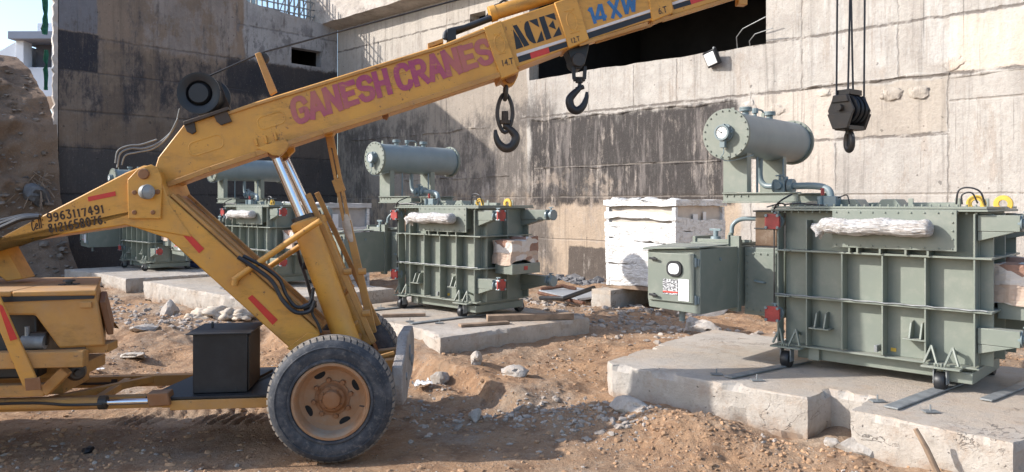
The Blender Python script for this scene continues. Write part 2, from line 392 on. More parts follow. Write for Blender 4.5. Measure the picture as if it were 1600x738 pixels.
DK, DK2, LT = (0.03, 0.03, 0.033), (0.06, 0.056, 0.054), (0.475, 0.44, 0.395)
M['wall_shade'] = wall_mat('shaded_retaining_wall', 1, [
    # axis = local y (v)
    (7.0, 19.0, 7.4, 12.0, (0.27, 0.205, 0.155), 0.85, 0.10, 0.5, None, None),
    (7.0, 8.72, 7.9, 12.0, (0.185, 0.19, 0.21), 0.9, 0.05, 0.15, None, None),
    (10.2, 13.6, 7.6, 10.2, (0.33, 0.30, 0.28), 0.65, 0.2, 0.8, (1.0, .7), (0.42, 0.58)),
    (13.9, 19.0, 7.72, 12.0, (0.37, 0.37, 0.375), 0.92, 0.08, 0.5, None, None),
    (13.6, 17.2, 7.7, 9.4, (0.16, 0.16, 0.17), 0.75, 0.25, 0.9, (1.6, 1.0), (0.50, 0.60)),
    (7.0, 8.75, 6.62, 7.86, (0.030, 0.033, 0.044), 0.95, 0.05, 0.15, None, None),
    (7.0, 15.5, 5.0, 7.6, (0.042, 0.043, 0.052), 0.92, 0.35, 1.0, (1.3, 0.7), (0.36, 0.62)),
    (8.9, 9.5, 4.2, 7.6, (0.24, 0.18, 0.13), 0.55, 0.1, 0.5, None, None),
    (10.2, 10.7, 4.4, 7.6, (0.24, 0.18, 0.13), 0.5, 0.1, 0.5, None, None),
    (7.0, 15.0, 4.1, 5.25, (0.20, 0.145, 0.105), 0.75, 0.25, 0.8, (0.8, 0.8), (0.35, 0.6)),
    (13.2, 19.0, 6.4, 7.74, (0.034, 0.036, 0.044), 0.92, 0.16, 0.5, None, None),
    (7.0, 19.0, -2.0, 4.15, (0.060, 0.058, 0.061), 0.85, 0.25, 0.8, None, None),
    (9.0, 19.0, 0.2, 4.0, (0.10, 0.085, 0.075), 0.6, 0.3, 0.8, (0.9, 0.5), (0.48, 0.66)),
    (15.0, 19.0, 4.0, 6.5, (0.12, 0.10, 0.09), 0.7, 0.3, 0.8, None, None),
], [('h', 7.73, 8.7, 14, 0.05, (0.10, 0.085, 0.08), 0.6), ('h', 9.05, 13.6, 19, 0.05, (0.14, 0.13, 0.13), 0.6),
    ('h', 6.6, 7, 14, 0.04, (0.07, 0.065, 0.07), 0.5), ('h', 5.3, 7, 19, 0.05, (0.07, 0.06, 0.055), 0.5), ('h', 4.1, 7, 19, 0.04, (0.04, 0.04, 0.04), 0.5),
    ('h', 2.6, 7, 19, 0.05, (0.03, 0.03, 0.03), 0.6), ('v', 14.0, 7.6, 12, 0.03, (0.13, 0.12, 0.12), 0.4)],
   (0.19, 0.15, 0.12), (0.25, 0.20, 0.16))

jl = []
JC = (0.13, 0.11, 0.095)
for z, a0, a1 in ((6.25, -9, 12), (5.02, -17, 12), (3.77, -7.8, -4.62), (3.79, -3.0, 12), (8.6, -28, -16.6), (7.3, -28, -16.7)):
    jl.append(('h', z, a0, a1, 0.05, JC, 0.8))
for z, a0, a1 in ((2.5, -28, 12), (3.42, -16.4, -10), (4.45, -4.6, 12), (1.2, -28, 12)):
    jl.append(('h', z, a0, a1, 0.035, (0.30, 0.26, 0.22), 0.45))
for a, z0, z1 in ((-6.95, -1, 3.8), (-4.62, -1, 5.05), (-9.05, 1, 5.1), (-2.55, 0, 5.1), (-5.6, 5.0, 12), (-7.75, 5.0, 12), (-20.6, 0, 12), (-24.2, 2, 12), (-15.9, 0, 6.2), (-14.2, 4.9, 6.2), (-12.6, 4.9, 6.2), (-11.2, 4.9, 6.2), (-1.0, 0, 8)):
    jl.append(('v', a, z0, z1, 0.028, (0.20, 0.175, 0.15), 0.55))
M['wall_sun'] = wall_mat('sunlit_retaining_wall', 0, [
    (-28, -16.7, -2, 12, (0.33, 0.275, 0.22), 0.85, 0.05, 0.25, None, None),
    (-28, -16.9, 7.3, 12, (0.52, 0.47, 0.41), 0.75, 0.05, 0.3, None, None),
    (-28, -9.3, -2, 2.6, (0.44, 0.33, 0.23), 0.85, 0.25, 0.9, None, None),
    (-28, -15.5, -1, 5.6, (0.105, 0.092, 0.084), 0.85, 0.5, 1.2, (0.8, 0.5), (0.36, 0.62)),  # mottling, with the corner's shade painted into its dark colour
    (-26, -14, 0.6, 5.2, (0.50, 0.44, 0.38), 0.45, 0.3, 1.0, (2.6, 1.6), (0.60, 0.70)),
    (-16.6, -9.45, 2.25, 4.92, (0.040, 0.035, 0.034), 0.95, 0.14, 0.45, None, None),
    (-16.5, -9.6, 2.4, 4.8, (0.20, 0.175, 0.16), 0.75, 0.2, 0.8, (2.6, 0.30), (0.46, 0.62)),
    (-16.6, -13.0, 1.8, 3.2, (0.36, 0.29, 0.23), 0.7, 0.3, 0.8, (1.0, 0.7), (0.45, 0.6)),
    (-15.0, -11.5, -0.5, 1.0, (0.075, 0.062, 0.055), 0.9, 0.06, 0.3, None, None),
    (-6.5, -4.65, 3.8, 4.95, (0.40, 0.345, 0.285), 0.85, 0.05, 0.25, (1.6, .5), (0.25, 0.45)),
    (-9.0, -7.0, 2.2, 5.0, (0.56, 0.48, 0.40), 0.6, 0.1, 0.4, (1.6, .5), (0.3, 0.5)),
    (-4.6, 12, 5.05, 6.2, (0.68, 0.55, 0.44), 0.7, 0.05, 0.1, None, None),
    (-7.9, 12, 5.3, 12, (0.55, 0.53, 0.50), 0.5, 0.1, 0.4, (3.2, .3), (0.45, 0.62)),
    (-17, 12, 4.7, 6.2, (0.50, 0.45, 0.40), 0.55, 0.1, 0.5, (1.3, 1.3), (0.58, 0.68)),
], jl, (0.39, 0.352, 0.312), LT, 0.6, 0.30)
M['beam'] = concrete('beam_concrete', (0.42, 0.37, 0.32), (0.56, 0.50, 0.44), patch=(0.26, 0.22, 0.19), pamt=0.6, scale=0.6)
M['inner'] = plain('room_shade_paint', (0.022, 0.021, 0.022), 0.95, var=0.3, scale=1.0)  # near-black colour paints the rooms' inner shade
#@@STRUCTURE
# ================================================================== ground
def sst(x, a, b):
    t = np.clip((x - a) / (b - a), 0, 1); return t * t * (3 - 2 * t)
_rng = np.random.RandomState(3)
_perm = _rng.rand(256, 256)
def vnoise(x, y):
    xi = np.floor(x).astype(int); yi = np.floor(y).astype(int); fx = x - xi; fy = y - yi
    fx = fx * fx * (3 - 2 * fx); fy = fy * fy * (3 - 2 * fy)
    g = lambda i, j: _perm[i & 255, j & 255]
    return ((g(xi, yi) * (1 - fx) + g(xi + 1, yi) * fx) * (1 - fy) + (g(xi, yi + 1) * (1 - fx) + g(xi + 1, yi + 1) * fx) * fy) * 2 - 1
def nfbm(x, y, o=4):
    t = 0; a = 1.0
    for i in range(o):
        t = t + a * vnoise(x * 2 ** i + 17.3 * i, y * 2 ** i + 5.1 * i); a *= 0.5
    return t
def ground_z(x, y):
    x = np.asarray(x, float); y = np.asarray(y, float)
    u, v = x * CG - y * SG, x * SG + y * CG
    near1 = sst(u, -6.2, -5.4)                                  # towards the nearest plinth
    vb = v + 0.35 * nfbm(x * 0.9 + 3, y * 0.9, 3)
    rise = (0.10 * (1 - near1) * sst(v, 5.4, 6.75) + 0.19 * (1 - near1) * sst(vb, 6.15, 6.42) + near1 * 0.13 * sst(v, 6.2, 6.9))
    rise = rise + near1 * 0.10 * sst(v, 9.0, 10.2)
    rise = rise - 0.10 * sst(v, 9.8, 11.5) * (1 - near1)
    rise = rise * (1 - 0.72 * sst(-u, 11.8, 13.2) * sst(v, 5.0, 6.2))
    # the hollow between the two nearest plinths, and the spoil heaps beside it
    rise = rise - 0.16 * np.exp(-(((u + 6.35) / 0.75) ** 2 + ((v - 7.6) / 1.1) ** 2))
    rise = rise + 0.20 * np.exp(-(((u + 3.9) / 0.85) ** 2 + ((v - 6.45) / 0.40) ** 2))
    rise = rise + 0.10 * np.exp(-(((u + 5.2) / 0.35) ** 2 + ((v - 6.2) / 0.35) ** 2))
    rise = rise + 0.14 * np.exp(-(((u + 14.5) / 2.0) ** 2 + ((v - 5.2) / 0.8) ** 2))
    rough = 1 - 0.72 * np.exp(-(((x + 2.5) / 3.2) ** 4 + ((y - 7.2) / 1.1) ** 4))
    n = 0.05 * nfbm(x * 0.8, y * 0.8, 3) + 0.030 * nfbm(x * 3.1 + 9, y * 3.1, 3)
    t = 0; a_ = 1.0
    for i in range(5): t = t + a_ * (1 - 2 * np.abs(vnoise(x * 5.3 * 1.9 ** i + 31 * i, y * 5.3 * 1.9 ** i + 7 * i))); a_ *= 0.66
    n = n + 0.015 * t * np.clip(0.35 + nfbm(x * 0.6 + 70, y * 0.6, 2), 0.25, 1.2)
    n = n + 0.03 * np.maximum(0, nfbm(x * 2.2 + 40, y * 2.2 + 7, 3)) ** 2
    z = rise + n * rough * 1.1
    flat = np.exp(-(((x + 1.55) / 0.55) ** 2 + ((y - 6.85) / 0.4) ** 2)) + np.exp(-(((x + 1.75) / 0.5) ** 2 + ((y - 8.8) / 0.5) ** 2))
    z = z * (1 - np.clip(flat, 0, 1)) - 0.012 * flat
    # tyre tread prints
    tr = sst(x, -4.6, -4.2) * (1 - sst(x, -2.3, -2.0)) * sst(y, 7.95, 8.05) * (1 - sst(y, 8.6, 8.7))
    z = z + tr * 0.020 * np.sign(np.sin((x + 0.35 * np.abs(y - 8.33)) * 2 * math.pi / 0.13)) * np.clip(0.4 + vnoise(x * 2, y * 2), 0, 1)
    far = sst(np.hypot(x, y), 40, 70)
    return z * (1 - far)
def gz(x, y): return float(ground_z(np.array([x]), np.array([y]))[0])
def build_ground():
    ang = np.concatenate([np.linspace(-math.pi, -0.80, 26)[:-1], np.linspace(-0.80, 0.80, 640), np.linspace(0.80, math.pi, 26)[1:]])
    rad = np.concatenate([np.geomspace(0.5, 5.6, 24)[:-1], np.geomspace(5.6, 34, 560), np.geomspace(34, 900, 20)[1:]])
    A, Rr = np.meshgrid(ang, rad)
    X, Y = Rr * np.sin(A), Rr * np.cos(A)
    Z = ground_z(X, Y)
    vs = np.stack([X, Y, Z], -1).reshape(-1, 3); na, nr = len(ang), len(rad)
    i = np.arange(nr - 1)[:, None] * na + np.arange(na - 1)[None, :]
    fs = np.stack([i, i + 1, i + 1 + na, i + na], -1).reshape(-1, 4)[:, ::-1]
    me = bpy.data.meshes.new('ground'); me.from_pydata(vs.tolist(), [], fs.tolist()); me.shade_smooth()
    me.materials.append(M['soil'])
    o = bpy.data.objects.new('ground', me); col.objects.link(o); o['kind'] = 'structure'
    return o
build_ground()

def build_bank():
    prof = [(-24.6, -0.35), (-25.2, 0.25), (-25.9, 0.75), (-26.5, 1.5), (-27.0, 2.6), (-27.3, 3.6), (-27.55, 4.4), (-27.5, 4.75), (-27.9, 5.2), (-28.5, 5.75),
            (-29.3, 6.2), (-30.4, 6.9), (-32, 7.6), (-36, 7.8), (-60, 7.8)]
    P = []
    for (a, b) in zip(prof[:-1], prof[1:]):
        n = max(2, int(math.hypot(b[0]-a[0], b[1]-a[1]) / 0.13)) if a[0] > -33 else 6
        for i in range(n): P.append((a[0] + (b[0]-a[0])*i/n, a[1] + (b[1]-a[1])*i/n))
    P.append(prof[-1]); vs = []; V = np.linspace(-16, 7.52, 190)
    for v in V:
        for (u, z) in P:
            k = min(1, max(0, (z + 0.2) / 1.0))
            q = (0.55 if z < 5 else 0.25) * fbm(v * 0.45, z * 0.5, u * 0.2, 4) + 0.28 * fbm(v * 1.5, z * 2.2, u * 0.8, 5) + 0.12 * fbm(v * 5, z * 6, u * 3, 4)
            q *= 0.35 + 0.65 * sst(np.array(7.6 - v), 0.0, 1.5)
            vs.append(tuple(uv(u + q * k, v, z + 0.25 * q * k)))
    n = len(P); fs = [(i*n+j, i*n+j+1, (i+1)*n+j+1, (i+1)*n+j) for i in range(len(V)-1) for j in range(n-1)]
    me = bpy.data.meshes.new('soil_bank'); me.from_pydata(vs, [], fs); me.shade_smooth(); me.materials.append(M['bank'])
    o = bpy.data.objects.new('soil_bank', me); col.objects.link(o); o['kind'] = 'structure'
build_bank()

# ================================================================== walls
VW, UW, ZTOP = 18.0, -27.5, 9.6
def jag(i, amp, s=0.0): return amp * fbm(i * 0.9, s, 3.3, 3)
def prof_at(zt, a): return zt(a) if callable(zt) else zt
def wall_columns(mb, axis, fixed, a0, a1, ztop, holes, into, step=0.16, amp=0.05, zbot=-1.0):
    """wall face in column strips with holes (h0,h1,zbottom(a),ztop(a)); reveals run `into` metres behind the face"""
    cuts = sorted(set([a0, a1] + [h for H in holes for h in H[:2]]))
    xs = []
    for p, q in zip(cuts[:-1], cuts[1:]):
        n = max(1, int((q - p) / step)); xs += [p + (q - p) * i / n for i in range(n)]
    xs.append(a1)
    def P(a, z, d=0.0): return (a, fixed + d, z) if axis == 0 else (fixed - d, a, z)
    def quad(*p): mb.add(list(p), [(0, 1, 2, 3)])
    for p, q in zip(xs[:-1], xs[1:]):
        mid = (p + q) / 2; H = next((h for h in holes if h[0] < mid < h[1]), None)
        zs = [(zbot, zbot)]
        if H:
            bp, bq = H[2](p) + jag(p, amp), H[2](q) + jag(q, amp); tp, tq = H[3](p), H[3](q)
            quad(P(p, zbot), P(q, zbot), P(q, bq), P(p, bp)); quad(P(p, tp), P(q, tq), P(q, prof_at(ztop, q)), P(p, prof_at(ztop, p)))
            quad(P(p, bp), P(q, bq), P(q, bq + 0.02, into), P(p, bp + 0.02, into)); quad(P(p, tp), P(q, tq), P(q, tq, into), P(p, tp, into))
            if abs(p - H[0]) < 1e-6: quad(P(p, bp), P(p, tp), P(p, tp, into), P(p, bp, into))
            if abs(q - H[1]) < 1e-6: quad(P(q, bq), P(q, tq), P(q, tq, into), P(q, bq, into))
        else:
            quad(P(p, zbot), P(q, zbot), P(q, prof_at(ztop, q)), P(p, prof_at(ztop, p)))
        quad(P(p, prof_at(ztop, p)), P(q, prof_at(ztop, q)), P(q, prof_at(ztop, q), into), P(p, prof_at(ztop, p), into))
        quad(P(p, zbot, into), P(q, zbot, into), P(q, prof_at(ztop, q), into), P(p, prof_at(ztop, p), into)) if not H else None
    for a in (a0, a1): quad(P(a, zbot), P(a, prof_at(ztop, a)), P(a, prof_at(ztop, a), into), P(a, zbot, into))
def room(x0, x1, y0, y1, z0, z1, open_side):
    m = MB(); c = [(x0,y0,z0),(x1,y0,z0),(x1,y1,z0),(x0,y1,z0),(x0,y0,z1),(x1,y0,z1),(x1,y1,z1),(x0,y1,z1)]
    fs = {'-y': (0,1,5,4), '+x': (1,2,6,5), '+y': (2,3,7,6), '-x': (3,0,4,7), 'b': (0,3,2,1), 't': (4,5,6,7)}
    m.add(c, [f for k, f in fs.items() if k != open_side]); return m

# the long sunlit wall facing us
m = MB()
sill = lambda a: 6.24
wall_columns(m, 0, VW, -27.5, 13.0, 14.0,
             [(-19.40, -18.62, lambda a: 8.36, lambda a: 8.80), (-16.62, -8.66, sill, lambda a: 9.35)], 0.45)
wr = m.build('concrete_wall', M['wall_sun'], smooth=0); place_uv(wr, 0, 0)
tag(wr, 'tall sunlit cream concrete wall with a wide dark opening behind the boom', 'wall')
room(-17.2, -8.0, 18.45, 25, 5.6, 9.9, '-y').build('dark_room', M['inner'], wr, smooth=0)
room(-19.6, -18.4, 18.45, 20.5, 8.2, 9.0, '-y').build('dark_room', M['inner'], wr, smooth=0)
m = MB()                                   # rough mortar lumps and the pour ledges standing out of the face
for (a0, a1, z, d) in ((-16.5, -9.4, 4.93, 0.05), (-16.0, -9.9, 3.40, 0.035), (-8.0, -4.6, 5.06, 0.05), (-4.6, 6, 4.98, 0.05), (-26.5, -18.5, 4.85, 0.05), (-23, -17.5, 3.2, 0.04), (-21, -17, 2.2, 0.05)):
    n = int((a1 - a0) / 0.12); ring = []
    for i in range(n + 1):
        a = a0 + (a1 - a0) * i / n; zz = z + 0.07 * fbm(a * 0.8, z, 0, 4); dd = d * max(0.0, 0.45 + 1.1 * fbm(a * 2.6, z * 3, 1, 3)); hh = 0.05 + 0.05 * fbm(a * 2, z, 7, 3)
        ring.append([(a, VW + 0.02, zz + hh), (a, VW - dd, zz + hh * 0.3), (a, VW - dd * 0.7, zz - hh * 0.6), (a, VW + 0.02, zz - hh)])
    for r0, r1 in zip(ring[:-1], ring[1:]):
        m.add(r0 + r1, [(0, 4, 5, 1), (1, 5, 6, 2), (2, 6, 7, 3)])
m.build('pour_ledge', M['wall_sun'], wr, smooth=60)
def lump(mb, c, rx, ry, rz, seed, lvl=2, amp=0.3, M4=None):
    bm = bmesh.new(); bmesh.ops.create_icosphere(bm, subdivisions=lvl, radius=1.0)
    for v in bm.verts:
        p = v.co.copy(); k = 1 + amp * fbm(p.x * 1.3 + seed, p.y * 1.3, p.z * 1.3, 3)
        v.co = Vector((p.x * rx * k, p.y * ry * k, p.z * rz * k))
        if M4: v.co = M4 @ v.co
        v.co += Vector(c)
    o = len(mb.v); mb.v += [tuple(v.co) for v in bm.verts]; bm.verts.index_update()
    mb.f += [tuple(o + v.index for v in f.verts) for f in bm.faces]; bm.free()
    return mb
m = MB()
for (a, z, r) in ((-5.75, 4.72, 0.26), (-5.2, 4.7, 0.24), (-6.85, 4.55, 0.16), (-4.55, 5.25, 0.24), (-7.2, 4.9, 0.18), (-9.1, 4.75, 0.2), (-15.2, 4.95, 0.16), (-2.6, 5.3, 0.28), (-8.35, 4.6, 0.2)):
    lump(m, (a, VW - 0.005, z), r * .85, 0.055 if -6 < a < -5 else 0.028, r * 0.62, a, 3, 0.6)
build_split(m, 'mortar_patch', M['wall_sun'], wr, 0, 60)

# the shaded wall on the far side of the corner
m = MB()
wall_columns(m, 1, UW, 7.6, 17.99, lambda v: float(np.interp(v, [7.6, 10.9, 13.4, 14.1, 18], [12.1, 11.4, 10.3, 9.95, 9.6])), [(15.86, 17.22, lambda a: 7.87, lambda a: 8.52)], 0.4, amp=0.0)
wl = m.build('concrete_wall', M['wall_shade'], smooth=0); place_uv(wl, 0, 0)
tag(wl, 'shaded concrete wall smeared with black bitumen, one small dark window high up', 'wall')
room(-30, -27.9, 15.5, 17.6, 7.5, 8.9, '+x').build('dark_room', M['inner'], wl, smooth=0)
m = MB(); prev = None                      # torn waterproofing sheet down its free end
for i in range(100):
    z = -0.3 + i * 0.125
    wd = 0.13 + 0.07 * fbm(i * 0.9, 2, 0, 4); du = 0.03 * fbm(i * 0.6, 5, 0, 3)
    cur = [(UW + 0.03 + du, 7.57, z), (UW + 0.06 + du, 7.57 - wd, z), (UW - 0.10 + du, 7.57 - wd, z), (UW - 0.30, 7.55, z)]
    if prev: m.add(prev + cur, [(0, 4, 5, 1), (1, 5, 6, 2), (2, 6, 7, 3)])
    prev = cur
m.build('torn_sheet', paint('torn_sheet_film', (0.42, 0.36, 0.31), (0.56, 0.51, 0.46), dust_amt=0.6), wl, smooth=60)
m = MB(); prev = None                      # green netting snagged at the top of that end
for i in range(26):
    z = 5.9 + i * 0.16
    if i in (9, 10): prev = None; continue
    wd = (0.13 if i > 10 else 0.09) + 0.07 * fbm(i * 0.7, 8, 0, 3)
    o_ = 0.05 * fbm(i * .5, 1, 1, 3)
    cur = [(UW - 0.08, 7.32 + o_, z), (UW - 0.15, 7.30 - wd * 0.5, z), (UW - 0.05, 7.28 - wd, z), (UW - 0.2, 7.34 - wd, z)]
    if prev: m.add(prev + cur, [(0, 4, 5, 1), (1, 5, 6, 2), (2, 6, 7, 3)])
    prev = cur
ng = m.build('netting', M['net'], smooth=60); place_uv(ng, 0, 0)
tag(ng, 'green safety netting snagged on the top edge of the shaded wall', 'netting')

# deep concrete beam projecting over the sunlit wall
m = MB(); n = 60; u0, u1 = UW - 1.2, -5.0; vs = []
for i in range(n + 1):
    u = u0 + (u1 - u0) * i / n; dz = 0.05 * fbm(u * 1.1, 0, 0, 3)
    vs.append([(u, 17.99, 9.52), (u, 17.25 + 0.02 * fbm(u, 4, 0), 9.66 + dz), (u, 17.25, 11.2), (u, 17.99, 11.2)])
for a, b in zip(vs[:-1], vs[1:]): m.add(a + b, [(0, 4, 5, 1), (1, 5, 6, 2), (2, 6, 7, 3)])
m.add(vs[0], [(0, 1, 2, 3)]); m.add(vs[-1], [(0, 1, 2, 3)])
b = m.build('concrete_beam', M['beam'], smooth=30); place_uv(b, 0, 0)
tag(b, 'projecting concrete beam running along the top of the sunlit wall', 'beam')

# scaffold and glazed slab end showing over the shaded wall
m = MB(); m2 = MB()
for i in range(15):
    v = 14.0 + i * 0.235; m.bar((UW - 0.6, v, 9.4), (UW - 0.6 + 0.1 * random.uniform(-1, 1), v + 0.1 * random.uniform(-1, 1), 11.6), 0.05)
    if i % 2: m.bar((UW - 1.5, v, 9.4), (UW - 1.5, v, 11.6), 0.045)
for z in (9.72, 10.05, 10.3, 10.7, 11.1): m.bar((UW - 0.58, 13.8, z), (UW - 0.58, 17.3, z + random.uniform(-.1, .1)), 0.045)
for i in range(6): m.bar((UW - 0.55, 15.5 + i * 0.3, 9.6), (UW - 0.55, 15.9 + i * 0.32, 10.6), 0.035)
sc = empty('scaffold', (0, 0, 0)); place_uv(sc, 0, 0); tag(sc, 'rusty scaffold lattice standing on top of the shaded wall', 'scaffold')
m.build('lattice', M['steel'], sc)
m2.box(UW - 3.2, UW - 3.0, 12.5, 16.0, 9.4, 13.0); m2.build('safety_sheet', plain('pale_blue_sheet', (0.40, 0.52, 0.56), 0.6, var=0.3, scale=1.5), sc)

# far house above the bank
def far_house():
    D = 62.0; e = empty('house', (0, 0, 0)); tag(e, 'pale flat-roofed house with rooftop tank beyond the soil bank', 'house')
    p = lambda x, y, d=0: pix_d(x, y, D + d)
    def bx(m, x0, x1, y0, y1, d0, d1):
        a, b = p(x0, y1), p(x1, y0); m.box(a.x, b.x, D + d0, D + d1, a.z, b.z); return m
    bx(MB(), -60, 150, 104, 150, 0.4, 9).build('wall', M['far_white'], e, 0.02)
    bx(MB(), 37, 150, 62, 108, 1.6, 9).build('back_wall', M['far_dark'], e, 0.02)
    bx(MB(), 22, 150, 52, 64, -0.8, 9).build('roof_slab', M['far_grey'], e, 0.03)
    bx(MB(), 26, 38, 64, 106, -0.1, 1.0).build('pillar', M['far_white'], e, 0.02)
    bx(MB(), 82, 96, 64, 106, -0.1, 1.0).build('pillar', M['far_white'], e, 0.02)
    bx(MB(), 34, 70, 27, 52, 2.0, 5).build('roof_room', M['far_white'], e, 0.02)
    bx(MB(), 70, 150, 44, 52, 1.0, 1.3).build('parapet', M['far_white'], e, 0.02)
    bx(MB(), 53, 63, 45, 52, 1.95, 2.05).build('window', M['far_blue'], e)
    q0, q1 = p(-70, 120, 0.1), p(24, 66, 0.1)
    m = MB(); m.prism([q0, q1, p(24, 106, 0.1), p(-70, 150, 0.1)], [x + Vector((0, 6, 0)) for x in (q0, q1, p(24, 106, 0.1), p(-70, 150, 0.1))])
    m.build('side_wing', M['far_white'], e)
far_house()

# floodlight on the sill
fl = empty('floodlight', uv(-10.02, 17.90, 6.02), -GA); fl.rotation_euler = (R(22), R(-8), -GA - R(20)); tag(fl, 'small floodlight fixed to the sill of the dark opening in the sunlit wall', 'floodlight')
MB().box(-0.20, 0.24, -0.13, -0.02, -0.16, 0.26).build('housing', M['black'], fl, 0.02)
MB().box(-0.16, 0.20, -0.145, -0.125, -0.11, 0.21).build('lens', M['paper'], fl, 0.01)  # white glare painted in as a pale lens colour
MB().bar((0.0, 0, 0.0), (0.0, 0.15, 0.3), 0.05).build('bracket', M['steel'], fl)
rb = empty('rebar_stub', uv(-9.45, 17.95, 6.2), -GA); tag(rb, 'bent reinforcing bars poking out beside the floodlight', 'rebar')
MB().tube([(0, 0.1, 0), (0.05, -0.05, 0.3), (0.3, -0.2, 0.45), (0.95, -0.3, 0.62)], 0.013, 6).build('bar', M['steel'], rb)
MB().tube([(0.35, 0.1, 0), (0.4, -0.05, 0.15), (0.6, -0.15, 0.28), (1.1, -0.25, 0.33)], 0.013, 6).build('bar', M['steel'], rb)

# ================================================================== plinths
def slab(mb, pts, z0, z1, seed=0.0, chip=0.05, step=0.05, top_amp=0.006):
    """rough cast slab: outline in (u,v), sides and arrises broken by noise"""
    out = []
    n = len(pts); area = sum(pts[i][0]*pts[(i+1)%n][1] - pts[(i+1)%n][0]*pts[i][1] for i in range(n))
    if area < 0: pts = pts[::-1]
    for i in range(n):
        p, q = Vector(pts[i]), Vector(pts[(i+1) % n]); L = (q - p).length; k = max(1, int(L / step))
        out += [p + (q - p) * j / k for j in range(k)]
    N = len(out); nor = []
    for i in range(N):
        t = out[(i+1) % N] - out[i-1]; nor.append(Vector((t.y, -t.x)).normalized())
    H = z1 - z0; lev = [0.0, 0.08, 0.18, 0.32, 0.46, 0.60, 0.74, 0.88, 0.97, 1.0]; o = len(mb.v)
    for li, l in enumerate(lev):
        for i, p in enumerate(out):
            z = z0 + H * l
            q = 0.012 * fbm(p.x * 6 + seed, p.y * 6, z * 7, 4) + 0.010 * fbm(p.x * 16 + seed, p.y * 16, z * 16, 3)
            c = max(0.0, fbm(p.x * 3.4 + seed, p.y * 3.4, 5 + (0 if l > .5 else 9), 5) - 0.12) * 2.2
            if l == 1.0: q -= 0.006 + chip * c * 0.8; z -= 0.0
            if l == 0.97: q -= chip * c * 0.5
            if l <= 0.5: q -= (0.5 - l) * 2.2 * min(chip, 0.06) * (0.25 + c + 0.8 * abs(fbm(p.x * 9, p.y * 9 + seed, z * 9, 4)))
            if l > .9: q -= 0.03 * max(0, fbm(p.x * 9 + seed, p.y * 9, 2, 4))
            if l == 0.0: z += 0.09 * fbm(p.x * 3, p.y * 3, seed, 3)
            p2 = p + nor[i] * q; mb.v.append((p2.x, p2.y, z + (top_amp * fbm(p.x, p.y, seed) if l == 1 else 0)))
    for a in range(len(lev) - 1):
        for i in range(N):
            j = (i + 1) % N; mb.f.append((o + a*N + i, o + a*N + j, o + (a+1)*N + j, o + (a+1)*N + i))
    top = (len(lev) - 1) * N
    mb.f.append(tuple(o + top + i for i in range(N)))
def make_slab(name, mat, pieces, label, cat, group=None, seed=0.0, chip=0.05):
    mb = MB()
    for (pts, z0, z1) in pieces: slab(mb, pts, z0, z1, seed, chip); seed += 11
    me = bpy.data.meshes.new(name); me.from_pydata(mb.v, [], mb.f)
    bm = bmesh.new(); bm.from_mesh(me); bmesh.ops.triangulate(bm, faces=[f for f in bm.faces if len(f.verts) > 4])
    bmesh.ops.recalc_face_normals(bm, faces=bm.faces); bm.to_mesh(me); bm.free()
    me.shade_smooth(); me.set_sharp_from_angle(angle=R(14)); me.materials.append(mat)
    o = bpy.data.objects.new(name, me); col.objects.link(o); place_uv(o, 0, 0); tag(o, label, cat, group); return o
GP = 'concrete plinths under the transformers'
make_slab('concrete_plinth', M['pad'], [([(-5.30, 7.06), (-5.14, 6.93), (-4.79, 6.95), (-2.97, 7.02), (-2.93, 7.46), (-2.55, 7.44), (-2.52, 6.85), (-1.30, 6.76),
    (-1.12, 7.3), (-1.15, 9.9), (-5.55, 9.9), (-5.50, 8.6)], -0.02, 0.5)], 'nearest concrete plinth with a notch in its front edge, at the right', 'plinth', GP, 1.0, 0.15)
make_slab('concrete_plinth', M['pad'], [([(-11.4, 7.3), (-10.2, 7.15), (-8.6, 7.02), (-7.82, 6.72), (-7.52, 9.55), (-11.3, 9.9)], 0.05, 0.5)],
          'concrete plinth beyond the crane front wheels with timber lying on its edge', 'plinth', GP, 5.0, 0.10)
make_slab('concrete_plinth', M['pad'], [([(-18.45, 6.85), (-16.15, 6.88), (-16.15, 9.9), (-18.45, 9.9)], 0.06, 0.5), ([(-16.05, 6.82), (-14.45, 6.86), (-13.0, 7.4), (-13.0, 9.9), (-16.05, 9.9)], 0.04, 0.51)],
          'concrete plinth split by a groove, seen behind the inclined yellow mast', 'plinth', GP, 9.0)
make_slab('concrete_plinth', M['pad'], [([(-24.1, 6.8), (-21.8, 7.05), (-20.0, 7.0), (-19.6, 9.9), (-24.1, 9.9)], 0.08, 0.44)],
          'shaded concrete plinth farthest from us, below the shaded wall', 'plinth', GP, 14.0)
make_slab('concrete_block', M['pad'], [([(-9.56, 12.2), (-9.09, 12.2), (-9.09, 14.3), (-9.56, 14.3)], -0.08, 0.585)],
          'cream concrete block under the left end of the brightly wrapped crate', 'block', 'blocks under the wrapped crate', 21.0, 0.02)
make_slab('concrete_block', M['pad'], [([(-8.35, 12.9), (-7.95, 12.9), (-7.95, 14.3), (-8.35, 14.3)], -0.08, 0.585)],
          'shadowed concrete block under the right end of the wrapped crate, behind the green box', 'block', 'blocks under the wrapped crate', 25.0, 0.02)
